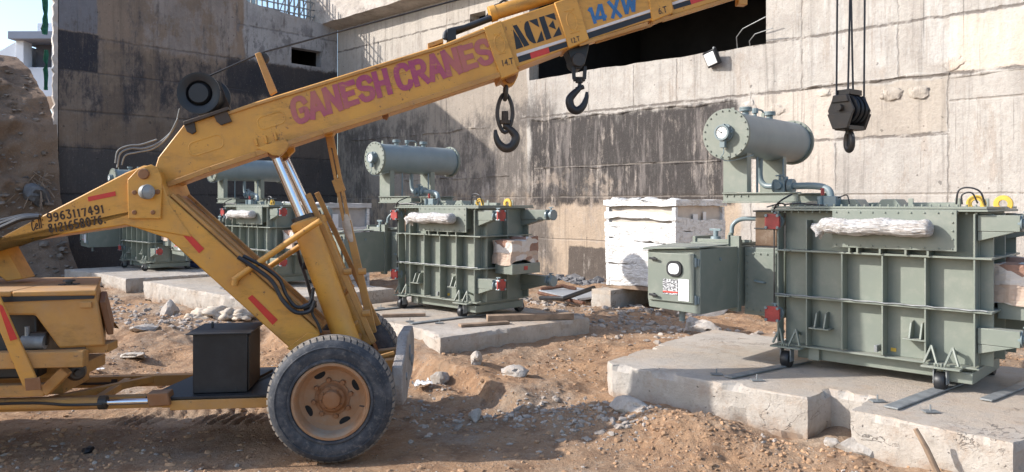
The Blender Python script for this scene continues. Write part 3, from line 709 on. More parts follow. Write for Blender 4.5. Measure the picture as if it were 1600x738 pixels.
#@@TRANSFORMER
# ================================================================== transformers
def ring_arc(c, r, a0, a1, n, ax=(1, 0, 0), ay=(0, 0, 1)):
    ax, ay, c = Vector(ax), Vector(ay), Vector(c)
    return [c + ax * r * math.cos(a0 + (a1 - a0) * i / n) + ay * r * math.sin(a0 + (a1 - a0) * i / n) for i in range(n + 1)]
def bezpath(pts, n=8):                     # Catmull-Rom through points
    P = [Vector(p) for p in pts]; P = [P[0]*2 - P[1]] + P + [P[-1]*2 - P[-2]]; out = []
    for i in range(1, len(P) - 2):
        for k in range(n):
            t = k / n; a, b, c, d = P[i-1:i+3]
            out.append(0.5 * ((2*b) + (c - a)*t + (2*a - 5*b + 4*c - d)*t*t + (-a + 3*b - 3*c + d)*t**3))
    out.append(P[-2]); return out
L, W, ZB, ZT = 1.93, 1.15, 0.25, 1.72     # tank length, depth, bottom and top above the plinth
GR, GD = M['green'], M['green_dark']
def make_transformer():
    T = empty('transformer', (0, 0, 0))
    MB().box(0.03, L, 0.14, W, ZB, ZT).build('tank', GR, T, 0.012)
    # base channel and bottom plate
    b = MB(); b.box(0.16, L - 0.06, 0.16, W - 0.1, 0.10, ZB - 0.012); b.box(0.30, 0.42, 0.10, W, 0.10, 0.235)
    b.box(L - 0.30, L - 0.04, 0.06, W - 0.03, 0.09, 0.20)
    b.build('base_frame', GR, T, 0.008)
    MB().box(-0.02, L + 0.02, 0.03, W + 0.03, ZB - 0.012, ZB + 0.006).build('bottom_plate', GR, T, 0.003)
    for z in (1.285, 0.785):                                        # horizontal stiffeners round the tank
        h = MB(); h.box(-0.01, L + 0.13, -0.01, 0.137, z - 0.010, z + 0.010); h.box(L + 0.003, L + 0.13, 0.14, W + 0.02, z - 0.010, z + 0.010)
        h.box(0.0, 0.16, -0.05, -0.012, z - 0.007, z + 0.007)
        h.build('horizontal_stiffener', GR, T, 0.003)
    # the cable draped along the lower stiffener
    MB().tube([( -0.02 + i * 0.05, -0.022 + 0.006 * math.sin(i * 2.1), 0.803 + 0.004 * math.sin(i * 1.3)) for i in range(42)], 0.006, 6).build('earth_strip', M['steel'], T)
    # vertical stiffeners
    for x, top in ((0.005, 1.70), (0.325, 1.62), (0.70, 1.275), (1.10, 1.275), (1.495, 1.275), (1.915, 1.70)):
        v = MB(); v.box(x - 0.008, x + 0.008, 0.0, 0.14, ZB + 0.02, top)
        v.build('vertical_stiffener', GR, T, 0.003)
    for y in (0.16, 0.62, 1.10):
        MB().box(L, L + 0.11, y - 0.012, y + 0.012, ZB + 0.02, 1.70).build('vertical_stiffener', GR, T, 0.003)
    for x, y0 in ((-0.055, 0.02), (-0.055, 0.3)):
        MB().box(x, x + 0.012, y0, y0 + 0.012, 0.5, 1.55).build('conduit', M['hose'], T)
    # top flange, cover and what stands on it
    f = MB(); f.box(-0.07, L + 0.10, -0.02, W + 0.10, ZT, ZT + 0.022); f.box(-0.06, L + 0.09, -0.01, W + 0.09, ZT + 0.026, ZT + 0.048)
    for i in range(26): f.cyl((0.0 + i * 0.077, 0.02, ZT + 0.045), (0.0 + i * 0.077, 0.02, ZT + 0.07), 0.012, seg=6)
    for i in range(26): f.cyl((0.0 + i * 0.077, 0.02, ZT - 0.025), (0.0 + i * 0.077, 0.02, ZT), 0.012, seg=6)
    f.build('top_flange', GR, T, 0.003)
    c = MB()
    for x0, x1, y in ((0.40, 0.72, 0.5), (0.86, 1.12, 0.52)):
        c.prism([(x0, y, ZT + .045), (x1, y, ZT + .045), (x1 - 0.06, y, ZT + 0.125), (x0 + 0.06, y, ZT + 0.125)], [(x0, y + .3, ZT + .045), (x1, y + .3, ZT + .045), (x1 - .06, y + .3, ZT + .125), (x0 + .06, y + .3, ZT + .125)])
    c.box(0.3, 1.55, 0.85, 0.95, ZT + 0.045, ZT + 0.09)
    c.build('inspection_cover', GR, T, 0.006)
    for x, y in ((1.70, 0.2), (1.78, 0.95), (1.25, 0.3), (1.62, 0.55)):
        MB().box(x, x + 0.05, y, y + 0.02, ZT + 0.045, ZT + 0.13).build('lifting_plate', GR, T, 0.006)
    for x, y in ((1.90, 0.12), (2.02, 0.62)):                        # yellow C hooks
        m = MB(); A = ring_arc((x, y, ZT + 0.075), 0.085, R(-35), R(250), 14); B = ring_arc((x, y, ZT + 0.075), 0.038, R(-35), R(250), 14)
        m.prism(A + B[::-1], [p + Vector((0, 0.03, 0)) for p in A + B[::-1]])
        m.build('lifting_hook', M['yellow_hook'], T, 0.004)
    MB().tube(bezpath([(1.74, 0.10, 1.79), (1.76, 0.10, 1.92), (1.84, 0.10, 1.95), (1.94, 0.10, 1.91), (1.98, 0.12, 1.78)], 6), 0.009, 6).build('cable', M['hose'], T)
    MB().tube(bezpath([(1.80, 0.06, 1.79), (1.80, 0.06, 1.88), (1.88, 0.06, 1.90), (1.93, 0.06, 1.80)], 6), 0.008, 6).build('cable', M['hose'], T)
    # flange plate with the film-wrapped bundle in front
    p = MB(); p.box(0.62, 1.78, -0.045, -0.02, 1.345, 1.735)
    for i in range(10):
        for z in (1.37, 1.71): p.cyl((0.66 + i * 0.12, -0.045, z), (0.66 + i * 0.12, -0.056, z), 0.010, seg=6)
    for z in (1.46, 1.54, 1.62): p.cyl((1.745, -0.045, z), (1.745, -0.056, z), 0.010, seg=6)
    p.box(0.70, 1.70, -0.02, 0.14, 1.39, 1.70)
    fp = p.build('blanking_plate', GR, T, 0.003)
    for x in (0.78, 0.86, 1.08, 1.32, 1.52): MB().box(x, x + 0.018, -0.04, 0.137, 1.297, 1.344).build('gusset', GR, T)
    m = MB(); path = []; rr = []; N = 70
    for i in range(N + 1):
        x = 0.50 + 1.10 * i / N; path.append((x, -0.17 + 0.008 * math.sin(i * 0.3), 1.565 + 0.010 * math.sin(i * 0.19) - 0.05 * max(0, 1 - i / 6)))
        rr.append(0.100 + 0.010 * fbm(i * 0.13, 0, 3, 3))
    for i, q in enumerate((0.75, 0.80, 0.72, 0.60, 0.62, 0.78, 0.92)): rr[i] *= q
    rr[-1] *= 0.55; rr[-2] *= 0.86; rr[-3] *= .96
    m.tube(path, rr, 40)
    for i, q in enumerate(m.v):
        x, y, z = q; a_ = math.atan2(z - 1.56, y + 0.17)
        cr = abs(fbm(x * 3.0 + 0.8 * math.sin(a_ * 2), math.sin(a_) * 7, math.cos(a_) * 7, 4)); cr2 = abs(fbm(x * 11, math.sin(a_) * 5, math.cos(a_) * 5, 3))
        k = 0.05 - 0.24 * cr + 0.05 * cr2 + (0.35 * max(0, fbm(x * 16, a_ * 3, 1, 3)) if x < 0.6 else 0)
        drop = (0.16 * max(0, 0.60 - x) * 8 * max(0, fbm(a_ * 2.0, 3, 3, 2) + .25) if z < 1.54 else 0)
        m.v[i] = (x - (0.05 * max(0, fbm(a_ * 3, 1, 1, 3)) if i < 80 else 0), -0.17 + (y + 0.17) * (1 + k), 1.56 + (z - 1.56) * (0.80 + k * .7) - drop)
    m.build('wrapped_bundle', M['wrap'], T, smooth=70)
    # jacking lugs
    for x in (0.40, 1.34):
        g = MB(); z = 0.47
        for dx in (0.0, 0.10):
            g.prism([(x + dx, 0.137, z), (x + dx, 0.0, z), (x + dx, 0.06, z + 0.15), (x + dx, 0.137, z + 0.17)], [(x + dx + .018, 0.137, z), (x + dx + .018, 0.0, z), (x + dx + .018, 0.06, z + .15), (x + dx + .018, 0.137, z + .17)])
        g.box(x - 0.05, x + 0.165, -0.01, 0.137, z - 0.016, z - 0.002); g.build('jacking_lug', GR, T, 0.003)
    # open A-shaped towing brackets over the front rollers
    for x in (0.10, 1.63):
        g = MB()
        for dx in (-0.085, 0.10):
            a, b_, c_ = Vector((x + dx - 0.055, -0.025, ZB + 0.008)), Vector((x + dx, 0.03, ZB + 0.175)), Vector((x + dx + 0.062, -0.025, ZB + 0.008))
            g.bar(a, b_, 0.018, 0.03, (0, 1, 0)); g.bar(c_, b_, 0.018, 0.03, (0, 1, 0)); g.bar(b_ + Vector((0, 0, -0.02)), b_ + Vector((0, 0.11, -0.06)), 0.016, 0.03)
        g.box(x - 0.16, x + 0.18, -0.06, 0.12, ZB - 0.032, ZB - 0.014)
        for i in range(4): g.cyl((x - 0.04 + i * 0.028, -0.03, ZB - 0.014), (x - 0.04 + i * 0.028, -0.03, ZB + 0.022), 0.009, seg=6)
        g.build('towing_bracket', GR, T, 0.003)
    # rollers
    for x, y in ((0.10, 0.02), (1.63, 0.02), (0.10, W - 0.02), (1.80, W - 0.02)):
        r = MB(); r.lathe([(-0.045, 0.05), (-0.045, 0.082), (-0.035, 0.09), (0.035, 0.09), (0.045, 0.082), (0.045, 0.05)], (x, y, 0.092), (1, 0, 0.0), 24)
        wh = r.build('roller', M['black'], T, 0.0)
        k = MB(); k.box(x - 0.062, x - 0.05, y - 0.045, y + 0.045, 0.07, ZB - 0.034); k.box(x + 0.05, x + 0.062, y - 0.045, y + 0.045, 0.07, ZB - 0.034); k.cyl((x - 0.07, y, 0.092), (x + 0.07, y, 0.092), 0.02, seg=10)
        k.build('fork', M['steel'], wh, 0.003)
    MB().box(1.02, 1.05, -0.0, 0.12, 0.295, 0.36).build('earth_terminal', M['steel'], T, 0.003)
    MB().box(1.14, 1.19, 0.13, 0.142, 0.30, 0.335).build('warning_plate', M['yellow_hook'], T)
    # radiator stubs: short ones on the left end, long arms on the right end, red blanking plates
    def valve(x, y, z, ax, red, r=0.062):
        a = Vector(ax); c0 = Vector((x, y, z))
        m = MB(); m.cyl(c0, c0 + a * 0.10, r * 0.75, seg=14); m.cyl(c0 - a * 0.02, c0 + a * 0.012, r * 1.25, seg=14); m.cyl(c0 + a * 0.08, c0 + a * 0.115, r * 1.25, seg=14)
        m.cyl(c0 + a * 0.05, c0 + a * 0.05 + Vector((0, 0, r * 1.7)), 0.016, seg=8); m.bar(c0 + a * 0.05 + Vector((-0.04, 0, r * 1.7)), c0 + a * 0.05 + Vector((0.05, 0, r * 1.75)), 0.016)
        v = m.build('radiator_valve', M['grey_paint'], T, 0.003)
        s_, t_, _ = frame_to(a); s_, t_ = (Vector((1, 0, 0)), Vector((0, 0, 1))) if abs(a.y) > .5 else (Vector((0, 1, 0)), Vector((0, 0, 1)))
        if red:
            q = c0 + a * 0.13; e = 0.084; k = 0.022; oc = [(-e, -e+k), (-e+k, -e), (e-k, -e), (e, -e+k), (e, e-k), (e-k, e), (-e+k, e), (-e, e-k)]
            P0 = [q + s_ * i + t_ * j for i, j in oc]; P1 = [p_ - a * 0.028 for p_ in P0]
            MB().prism(P0, P1).build('blanking_flange', M['red'], v, 0.003)
            n = MB()
            for i in (-1, 1):
                for j in (-1, 1): n.cyl(q + s_ * i * 0.066 + t_ * j * 0.066 - a * 0.05, q + s_ * i * 0.066 + t_ * j * 0.066 + a * 0.018, 0.016, seg=8)
            build_split(n, 'clamp_bolt', M['grey_paint'], v, 0.0)
    for z in (1.62, 0.60):
        MB().box(-0.06, 0.03, 0.08, 0.16, z - 0.02, z + 0.02).build('stub_arm', GR, T)
        valve(-0.03, 0.06, z - 0.02, (0, -1, 0), True)
    for z in (1.615, 0.56):
        a = MB(); a.box(L + 0.0, L + 0.34, 0.045, 0.20, z - 0.075, z + 0.075)
        a.prism([(L, 0.05, z - 0.078), (L + 0.30, 0.05, z - 0.078), (L, 0.05, z - 0.17)], [(L, 0.19, z - 0.078), (L + 0.30, 0.19, z - 0.078), (L, 0.19, z - 0.17)])
        a.build('header_arm', GR, T, 0.004); valve(L + 0.34, 0.12, z, (1, 0, 0), True)
        a = MB(); a.box(L + 0.0, L + 0.55, W - 0.12, W + 0.03, z - 0.075, z + 0.08)
        a.prism([(L, W - .11, z - 0.078), (L + 0.45, W - .11, z - 0.078), (L, W - .11, z - 0.19)], [(L, W + .02, z - 0.078), (L + 0.45, W + .02, z - 0.078), (L, W + .02, z - 0.19)])
        a.build('header_arm', GR, T, 0.004); valve(L + 0.55, W - 0.05, z, (1, 0, 0), False, 0.07)
    # small terminal box with torn cardboard above, on the right end
    MB().box(L + 0.10, L + 0.48, 0.34, 0.98, 0.70, 0.86).build('terminal_box', GR, T, 0.006)
    MB().box(L + 0.481, L + 0.487, 0.60, 0.68, 0.76, 0.82).build('red_label', M['red'], T)
    m = MB(); x0, x1, y0, y1, z0, z1 = L + 0.06, L + 0.46, 0.32, 0.98, 0.875, 1.22
    nx, ny, nz = 8, 12, 8
    def cpt(x, y, z):
        k = Vector((fbm(x*4, y*4, z*4), fbm(x*4+9, y*4, z*4), fbm(x*4, y*4+9, z*4))) * 0.035
        return (x + k.x, y + k.y, z + k.z + (0.05 if z > 1.2 and y > .7 else 0) - 0.04 * (z < 0.9) * math.sin(y * 9))
    def face(fn, na, nb):
        o = len(m.v)
        for i in range(na + 1):
            for j in range(nb + 1): m.v.append(cpt(*fn(i / na, j / nb)))
        for i in range(na):
            for j in range(nb): m.f.append((o + i*(nb+1)+j, o + (i+1)*(nb+1)+j, o + (i+1)*(nb+1)+j+1, o + i*(nb+1)+j+1))
    face(lambda a, b: (x0 + (x1-x0)*a, y0, z0 + (z1-z0)*b), nx, nz); face(lambda a, b: (x1, y0 + (y1-y0)*a, z0 + (z1-z0)*b), ny, nz)
    face(lambda a, b: (x0 + (x1-x0)*a, y1, z0 + (z1-z0)*b), nx, nz); face(lambda a, b: (x0 + (x1-x0)*a, y0 + (y1-y0)*b, z1), nx, ny)
    m.build('cardboard_cover', M['card'], T, smooth=0)
    # ---- conservator on its cantilever at the left end
    cx, cz, y0, y1 = -0.59, 2.60, -0.05, 1.70
    c = MB(); c.lathe([(0.0, 0.0), (0.0, 0.262), (y1 - y0, 0.262), (y1 - y0, 0.0)], (cx, y0, cz), (0, 1, 0), 48)
    cons = c.build('conservator', M['grey_paint'], T)
    for k, yy in enumerate((y0 - 0.022, y1 - 0.022)):
        m = MB(); m.lathe([(0, 0), (0, 0.292), (0.02, 0.292), (0.02, 0)], (cx, yy, cz), (0, 1, 0), 48)
        m.lathe([(0.024, 0), (0.024, 0.290), (0.044, 0.290), (0.044, 0)], (cx, yy, cz), (0, 1, 0), 48)
        for i in range(20):
            q = 2 * math.pi * (i + .5) / 20; px_, pz_ = cx + 0.270 * math.cos(q), cz + 0.270 * math.sin(q)
            m.cyl((px_, yy - 0.014, pz_), (px_, yy + 0.06, pz_), 0.011, seg=6)
        m.build('end_flange', GR, cons, 0.002)
    gx, gy, gz_ = cx + 0.0, y0 - 0.022, cz + 0.01
    g = MB(); g.lathe([(0, 0), (0, 0.105), (-0.03, 0.105), (-0.03, 0)], (gx, gy, gz_), (0, 1, 0), 28)
    g.lathe([(-0.03, 0), (-0.03, 0.088), (-0.10, 0.092), (-0.10, 0.070), (-0.085, 0.068), (-0.085, 0)], (gx, gy, gz_), (0, 1, 0), 28)
    for i in range(8):
        q = 2 * math.pi * i / 8; g.cyl((gx + .095 * math.cos(q), gy - .05, gz_ + .095 * math.sin(q)), (gx + .095 * math.cos(q), gy, gz_ + .095 * math.sin(q)), 0.012, seg=6)
    g.box(gx - 0.03, gx + 0.03, gy - 0.08, gy - 0.03, gz_ - 0.17, gz_ - 0.08)
    g.tube(bezpath([(gx, gy - 0.055, gz_ - 0.16), (gx + 0.01, gy - 0.06, gz_ - 0.23), (gx - 0.03, gy - 0.05, gz_ - 0.29), (gx + 0.05, gy + 0.02, gz_ - 0.32), (gx + 0.3, gy + 0.1, gz_ - 0.26)]), 0.006, 6)
    ga = g.build('level_gauge', M['grey_paint'], cons, 0.002)
    MB().lathe([(0, 0), (0, 0.066), (-0.004, 0.066), (-0.004, 0)], (gx, gy - 0.088, gz_), (0, 1, 0), 28).build('dial', M['white'], cons)
    n = MB(); n.bar((gx, gy - 0.095, gz_), (gx - 0.042, gy - 0.095, gz_ + 0.028), 0.007); n.cyl((gx, gy - .09, gz_), (gx, gy - .10, gz_), 0.009, seg=8)
    for i in range(9):
        q = R(-30 + i * 30); n.bar((gx + .052 * math.cos(q), gy - .0935, gz_ + .052 * math.sin(q)), (gx + .062 * math.cos(q), gy - .0935, gz_ + .062 * math.sin(q)), 0.004)
    n.build('pointer', M['blackpaint'], cons)
    t = MB()
    for yy, k in ((0.42, 1.0), (1.05, 1.0)):
        t.cyl((cx, yy, cz + 0.24), (cx, yy, cz + 0.305), 0.04, seg=12); t.cyl((cx, yy, cz + 0.305), (cx, yy, cz + 0.33), 0.075, seg=14); t.cyl((cx, yy, cz + 0.332), (cx, yy, cz + 0.352), 0.075, seg=14)
    t.cyl((cx, 0.66, cz + 0.24), (cx, 0.66, cz + 0.33), 0.022, seg=8); t.cyl((cx, 0.66, cz + 0.30), (cx, 0.66, cz + 0.36), 0.04, seg=8)
    t.tube(bezpath([(cx, 0.66, cz + 0.33), (cx, 0.75, cz + 0.35), (cx, 0.86, cz + 0.34), (cx, 0.90, cz + 0.24)]), 0.012, 8)
    build_split(t, 'filler_fitting', M['grey_paint'], cons, 0.002)
    for yy in (0.10, 0.86): MB().box(cx - 0.02, cx + 0.02, yy, yy + 0.012, cz + 0.25, cz + 0.32).build('lifting_eye', GR, cons)
    fr = MB()
    for yy in (0.16, 1.10):
        fr.box(-0.745, -0.44, yy, yy + 0.014, 1.93, 2.42); fr.box(-0.745, -0.731, yy + 0.014, yy + 0.10, 1.93, 2.42); fr.box(-0.454, -0.44, yy + 0.014, yy + 0.10, 1.93, 2.42)
        fr.box(-0.745, 0.16, yy - 0.03, yy + 0.10, 1.912, 1.926); fr.box(-0.745, 0.16, yy, yy + 0.012, 1.822, 1.911); fr.box(-0.745, 0.16, yy - 0.03, yy + 0.10, 1.806, 1.820)
        for i in range(4): fr.cyl((-0.70 + i * .09, yy - 0.012, 1.885), (-0.70 + i * .09, yy + .02, 1.885), 0.012, seg=6)
    fr.box(-0.742, -0.70, 0.29, 1.07, 1.83, 1.90)
    fr.box(0.05, 0.16, 0.20, 1.1, ZT + 0.05, 1.804)
    fr.build('conservator_frame', GR, T, 0.002)
    # connecting pipe, gas relay
    pp = MB(); pp.tube(bezpath([(cx + 0.02, 0.75, cz - 0.24), (cx + 0.02, 0.75, cz - 0.48), (cx + 0.09, 0.74, cz - 0.58), (cx + 0.22, 0.72, cz - 0.595)]), 0.036, 12)
    pp.tube(bezpath([(-0.13, 0.69, 2.005), (0.16, 0.64, 2.0), (0.30, 0.62, 1.965), (0.345, 0.61, 1.90), (0.35, 0.61, 1.77)]), 0.040, 12)
    pp.tube([(cx + 0.13, 0.45, cz - 0.25), (cx + 0.13, 0.45, 1.93)], 0.014, 8); pp.tube([(cx + 0.2, 1.0, cz - 0.25), (cx + 0.2, 1.0, 1.93)], 0.012, 8)
    build_split(pp, 'oil_pipe', M['grey_paint'], T)
    rl = MB(); rl.box(-0.33, -0.20, 0.62, 0.80, 1.93, 2.08); rl.cyl((-0.37, 0.715, 2.005), (-0.34, 0.715, 2.005), 0.085, seg=16); rl.cyl((-0.18, 0.70, 2.005), (-0.12, 0.70, 2.005), 0.085, seg=16)
    rl.cyl((-0.27, 0.62, 2.01), (-0.27, 0.58, 2.01), 0.045, seg=14); rl.cyl((-0.29, 0.70, 2.08), (-0.29, 0.70, 2.14), 0.02, seg=8); rl.cyl((-0.22, 0.70, 2.08), (-0.22, 0.70, 2.12), 0.03, seg=8)
    rl.bar((-0.33, 0.66, 2.13), (-0.23, 0.70, 2.14), 0.018)
    rl.build('gas_relay', M['grey_paint'], T, 0.004)
    MB().cyl((0.33, 0.35, ZT + 0.05), (0.33, 0.35, ZT + 0.16), 0.028, seg=10).build('thermometer_pocket', M['grey_paint'], T)
    MB().cyl((0.33, 0.42, ZT + 0.17), (0.33, 0.42, ZT + 0.25), 0.02, seg=10).build('red_cap', M['red'], T)
    MB().box(0.29, 0.50, 0.36, 0.52, ZT + 0.05, ZT + 0.16).build('terminal_block', M['grey_paint'], T, 0.006)
    MB().tube(bezpath([(-0.12, -0.0, 1.76), (0.05, -0.02, 1.80), (0.1, -0.02, 1.79), (0.25, 0.0, 1.80), (0.5, 0.02, 1.78)]), 0.009, 6).build('cable', M['hose'], T)
    MB().tube(bezpath([(-0.05, 0.0, 1.70), (0.0, -0.03, 1.78), (0.07, -0.03, 1.84), (0.12, 0.1, 1.9)]), 0.010, 6).build('cable', M['hose'], T)
    MB().tube(bezpath([(0.50, 0.42, ZT + .14), (0.60, 0.40, ZT + 0.17), (0.64, 0.36, ZT + 0.10), (0.66, 0.34, ZT + 0.05)]), 0.007, 6).build('cable', M['hose'], T)
    # ---- cable box at the left end
    bx0, bx1, by0, by1, bz0, bz1 = -1.21, -0.53, -0.73, 0.95, 0.62, 1.30
    m = MB(); m.prism([(bx0, by0, bz0 + 0.10), (bx0 + 0.02, by0, bz0), (bx1, by0, bz0 - 0.03), (bx1, by0, bz1), (bx0, by0, bz1 - 0.03)],
                      [(bx0, by1, bz0 + 0.10), (bx0 + 0.02, by1, bz0), (bx1, by1, bz0 - 0.03), (bx1, by1, bz1), (bx0, by1, bz1 - 0.03)])
    cb = m.build('cable_box', GR, T, 0.006)
    m = MB(); m.prism([(bx0 - 0.02, by0 - 0.07, bz1 - 0.025), (bx1 + 0.015, by0 - 0.05, bz1 + 0.012), (bx1 + 0.015, by0 - 0.05, bz1 + 0.028), (bx0 - 0.02, by0 - 0.07, bz1 - 0.005)],
                      [(bx0 - 0.02, by0 + 0.6, bz1 + 0.01), (bx1 + 0.015, by0 + 0.6, bz1 + 0.022), (bx1 + 0.015, by0 + 0.6, bz1 + 0.035), (bx0 - 0.02, by0 + 0.6, bz1 + 0.025)])
    m.build('hood', GR, cb, 0.003)
    dr = MB().box(bx0 + 0.03, bx1 - 0.065, by0 - 0.03, by0 - 0.003, bz0 + 0.085, bz1 - 0.055).build('door', GR, cb, 0.006)
    # window: black rubber gasket round a white pane
    wx, wz = -0.835, 1.075; m = MB()
    def oblong(hw, hh, r, y, n=8):
        out = []
        for sx, sz, a0 in ((1, 1, 0), (-1, 1, 90), (-1, -1, 180), (1, -1, 270)):
            for i in range(n + 1):
                q = R(a0 + 90 * i / n); out.append((wx + sx * (hw - r) + r * math.cos(q), y, wz + sz * (hh - r) + r * math.sin(q)))
        return out
    m.prism(oblong(.098, .088, .07, by0 - .03), oblong(.094, .084, .068, by0 - .052)); m.build('window_gasket', M['hose'], cb, 0.0)
    MB().prism(oblong(.070, .060, .05, by0 - .051), oblong(.068, .058, .05, by0 - .057)).build('window_pane', M['white'], cb)
    pl = MB().box(-0.985, -0.795, by0 - 0.036, by0 - 0.030, 0.785, 0.955).build('rating_plate', M['plate'], cb)
    MB().box(-0.785, -0.655, by0 - 0.036, by0 - 0.030, 0.725, 0.965).build('paper_notice', M['notice'], cb)
    for z in (1.175, 0.765):
        h = MB(); h.cyl((-1.10, by0 - 0.03, z), (-1.10, by0 - 0.055, z), 0.022, seg=10); h.bar((-1.15, by0 - 0.06, z + 0.006), (-1.04, by0 - 0.065, z - 0.006), 0.018, 0.026); h.build('door_handle', M['hose'], cb, 0.004)
        g = MB(); g.cyl((bx1 - 0.045, by0 - 0.025, z - 0.07), (bx1 - 0.045, by0 - 0.025, z + 0.03), 0.014, seg=8); g.box(bx1 - 0.06, bx1 - 0.01, by0 - 0.012, by0 - 0.002, z - 0.06, z + 0.02); g.build('hinge', M['grey_paint'], cb, 0.002)
    MB().cyl((-0.9, -0.5, 0.46), (-0.9, -0.5, 0.62), 0.035, seg=10).build('cable_gland', M['grey_paint'], cb)
    MB().cyl((bx1, -0.30, 1.17), (bx1 + 0.012, -0.30, 1.17), 0.02, seg=10).build('plug', M['grey_paint'], cb)
    m = MB(); m.box(bx1 - 0.10, bx1 + 0.02, 0.10, 0.16, bz0 - 0.08, bz1 + 0.12); m.box(bx1 - 0.12, bx1 - 0.102, 0.08, 0.14, bz1 + 0.0, bz1 + 0.13)
    for i in range(7): m.cyl((bx1 - 0.04, 0.10, bz0 + i * 0.1), (bx1 - 0.04, 0.085, bz0 + i * 0.1), 0.013, seg=6)
    m.build('joint_flange', GR, T, 0.003)
    m = MB(); m.box(-1.15, -0.55, 0.20, 0.26, bz1 + 0.03, bz1 + 0.07); m.box(-1.15, -0.55, 0.46, 0.50, bz1 + 0.03, bz1 + 0.06); m.box(-1.17, -1.13, 0.18, 0.6, bz1, bz1 + 0.10); m.cyl((-0.72, 0.3, bz1), (-0.72, 0.3, bz1 + 0.15), 0.03, seg=12)
    m.box(-1.15, -0.6, 0.1, 0.8, bz1, bz1 + 0.03)
    m.build('box_cover', GR, T, 0.003)
    m = MB(); m.cyl((-0.92, 0.3, bz1 + 0.02), (-0.92, 0.3, bz1 + 0.10), 0.075, 0.06, seg=14); m.cyl((-0.92, 0.3, bz1 + 0.10), (-0.92, 0.3, bz1 + 0.17), 0.03, seg=10); m.bar((-1.0, 0.3, bz1 + .18), (-0.85, 0.3, bz1 + 0.18), 0.03)
    m.build('relief_valve', M['grey_paint'], T, 0.003)
    MB().tube(bezpath([(-0.72, 0.32, bz1 + 0.14), (-0.71, 0.33, bz1 + 0.24), (-0.62, 0.36, bz1 + 0.31), (-0.42, 0.40, bz1 + 0.32)]), 0.026, 10).build('breather_pipe', M['grey_paint'], T)
    MB().box(-0.52, -0.03, 0.25, 1.0, 0.50, 1.285).build('turret', GR, T, 0.006)
    m = MB(); m.box(-0.495, -0.13, 0.235, 0.249, 0.54, 1.235)
    for i in range(8):
        for x in (-0.475, -0.15): m.cyl((x, 0.236, 0.57 + i * 0.09), (x, 0.222, 0.57 + i * 0.09), 0.011, seg=6)
    for i in range(3):
        for z in (0.56, 1.215): m.cyl((-0.40 + i * 0.085, 0.236, z), (-0.40 + i * 0.085, 0.222, z), 0.011, seg=6)
    hp = m.build('hand_hole_cover', GR, T, 0.003)
    MB().tube(bezpath([(-0.38, 0.235, 0.90), (-0.36, 0.20, 0.90), (-0.27, 0.20, 0.89), (-0.25, 0.235, 0.885)], 5), 0.012, 8).build('pull_handle', M['grey_paint'], hp)
    m = MB(); m.box(-0.44, -0.17, 0.36, 0.70, 1.30, 1.72); m.build('bushing_cover', M['amber'], T, 0.01)
    m = MB(); m.box(-0.46, -0.15, 0.34, 0.72, 1.286, 1.30); m.box(-0.452, -0.158, 0.348, 0.712, 1.50, 1.512); m.box(-0.46, -0.15, 0.34, 0.72, 1.70, 1.716); m.box(-0.13, -0.10, 0.36, 0.40, 1.286, 1.72); m.build('cover_frame', M['hose'], T)
    return T
def _plate():
    k = NT('engraved_plate'); x = k.xyz()
    n = k.noise(1.0, 3, 0.6, k.scaled((40, 1, 110)))
    band = k.math('MULTIPLY', k.math('GREATER_THAN', x[2], 0.803), k.math('LESS_THAN', x[2], 0.822))
    base = k.mix(k.step(n, 0.46, 0.52), (0.04, 0.04, 0.045), (0.62, 0.62, 0.62))
    return k.end(k.mix(band, base, (0.55, 0.08, 0.06)), 0.35)
def _notice():
    k = NT('printed_notice'); n = k.noise(1.0, 4, 0.7, k.scaled((60, 1, 70)))
    return k.end(k.mix(k.step(n, 0.60, 0.66), (0.74, 0.73, 0.72), (0.42, 0.30, 0.32)), 0.6)
M['plate'] = _plate(); M['notice'] = _notice()
M['amber'] = paint('smoky_cover', (0.10, 0.062, 0.040), (0.15, 0.10, 0.07), dust=(0.30, 0.24, 0.18), dust_amt=0.45, rough=0.2, streak=False)
GT = 'transformers standing in a row on plinths'
tr = make_transformer()
spots = [(-3.79, 8.15, 0.5, 'nearest green-grey transformer, at the right, dial and cable box door towards us'),
         (-10.60, 8.15, 0.5, 'green-grey transformer in the middle, between the crane poles and the wrapped crate'),
         (-17.05, 8.15, 0.5, 'green-grey transformer partly hidden behind the chrome lift rods of the crane'),
         (-23.55, 8.15, 0.44, 'shaded blue-grey transformer farthest back, seen under the crane mast head')]
for i, (u, v, z, lab) in enumerate(spots):
    o = tr if i == 0 else copy_tree(tr)
    place_uv(o, u, v, z); tag(o, lab, 'transformer', GT)
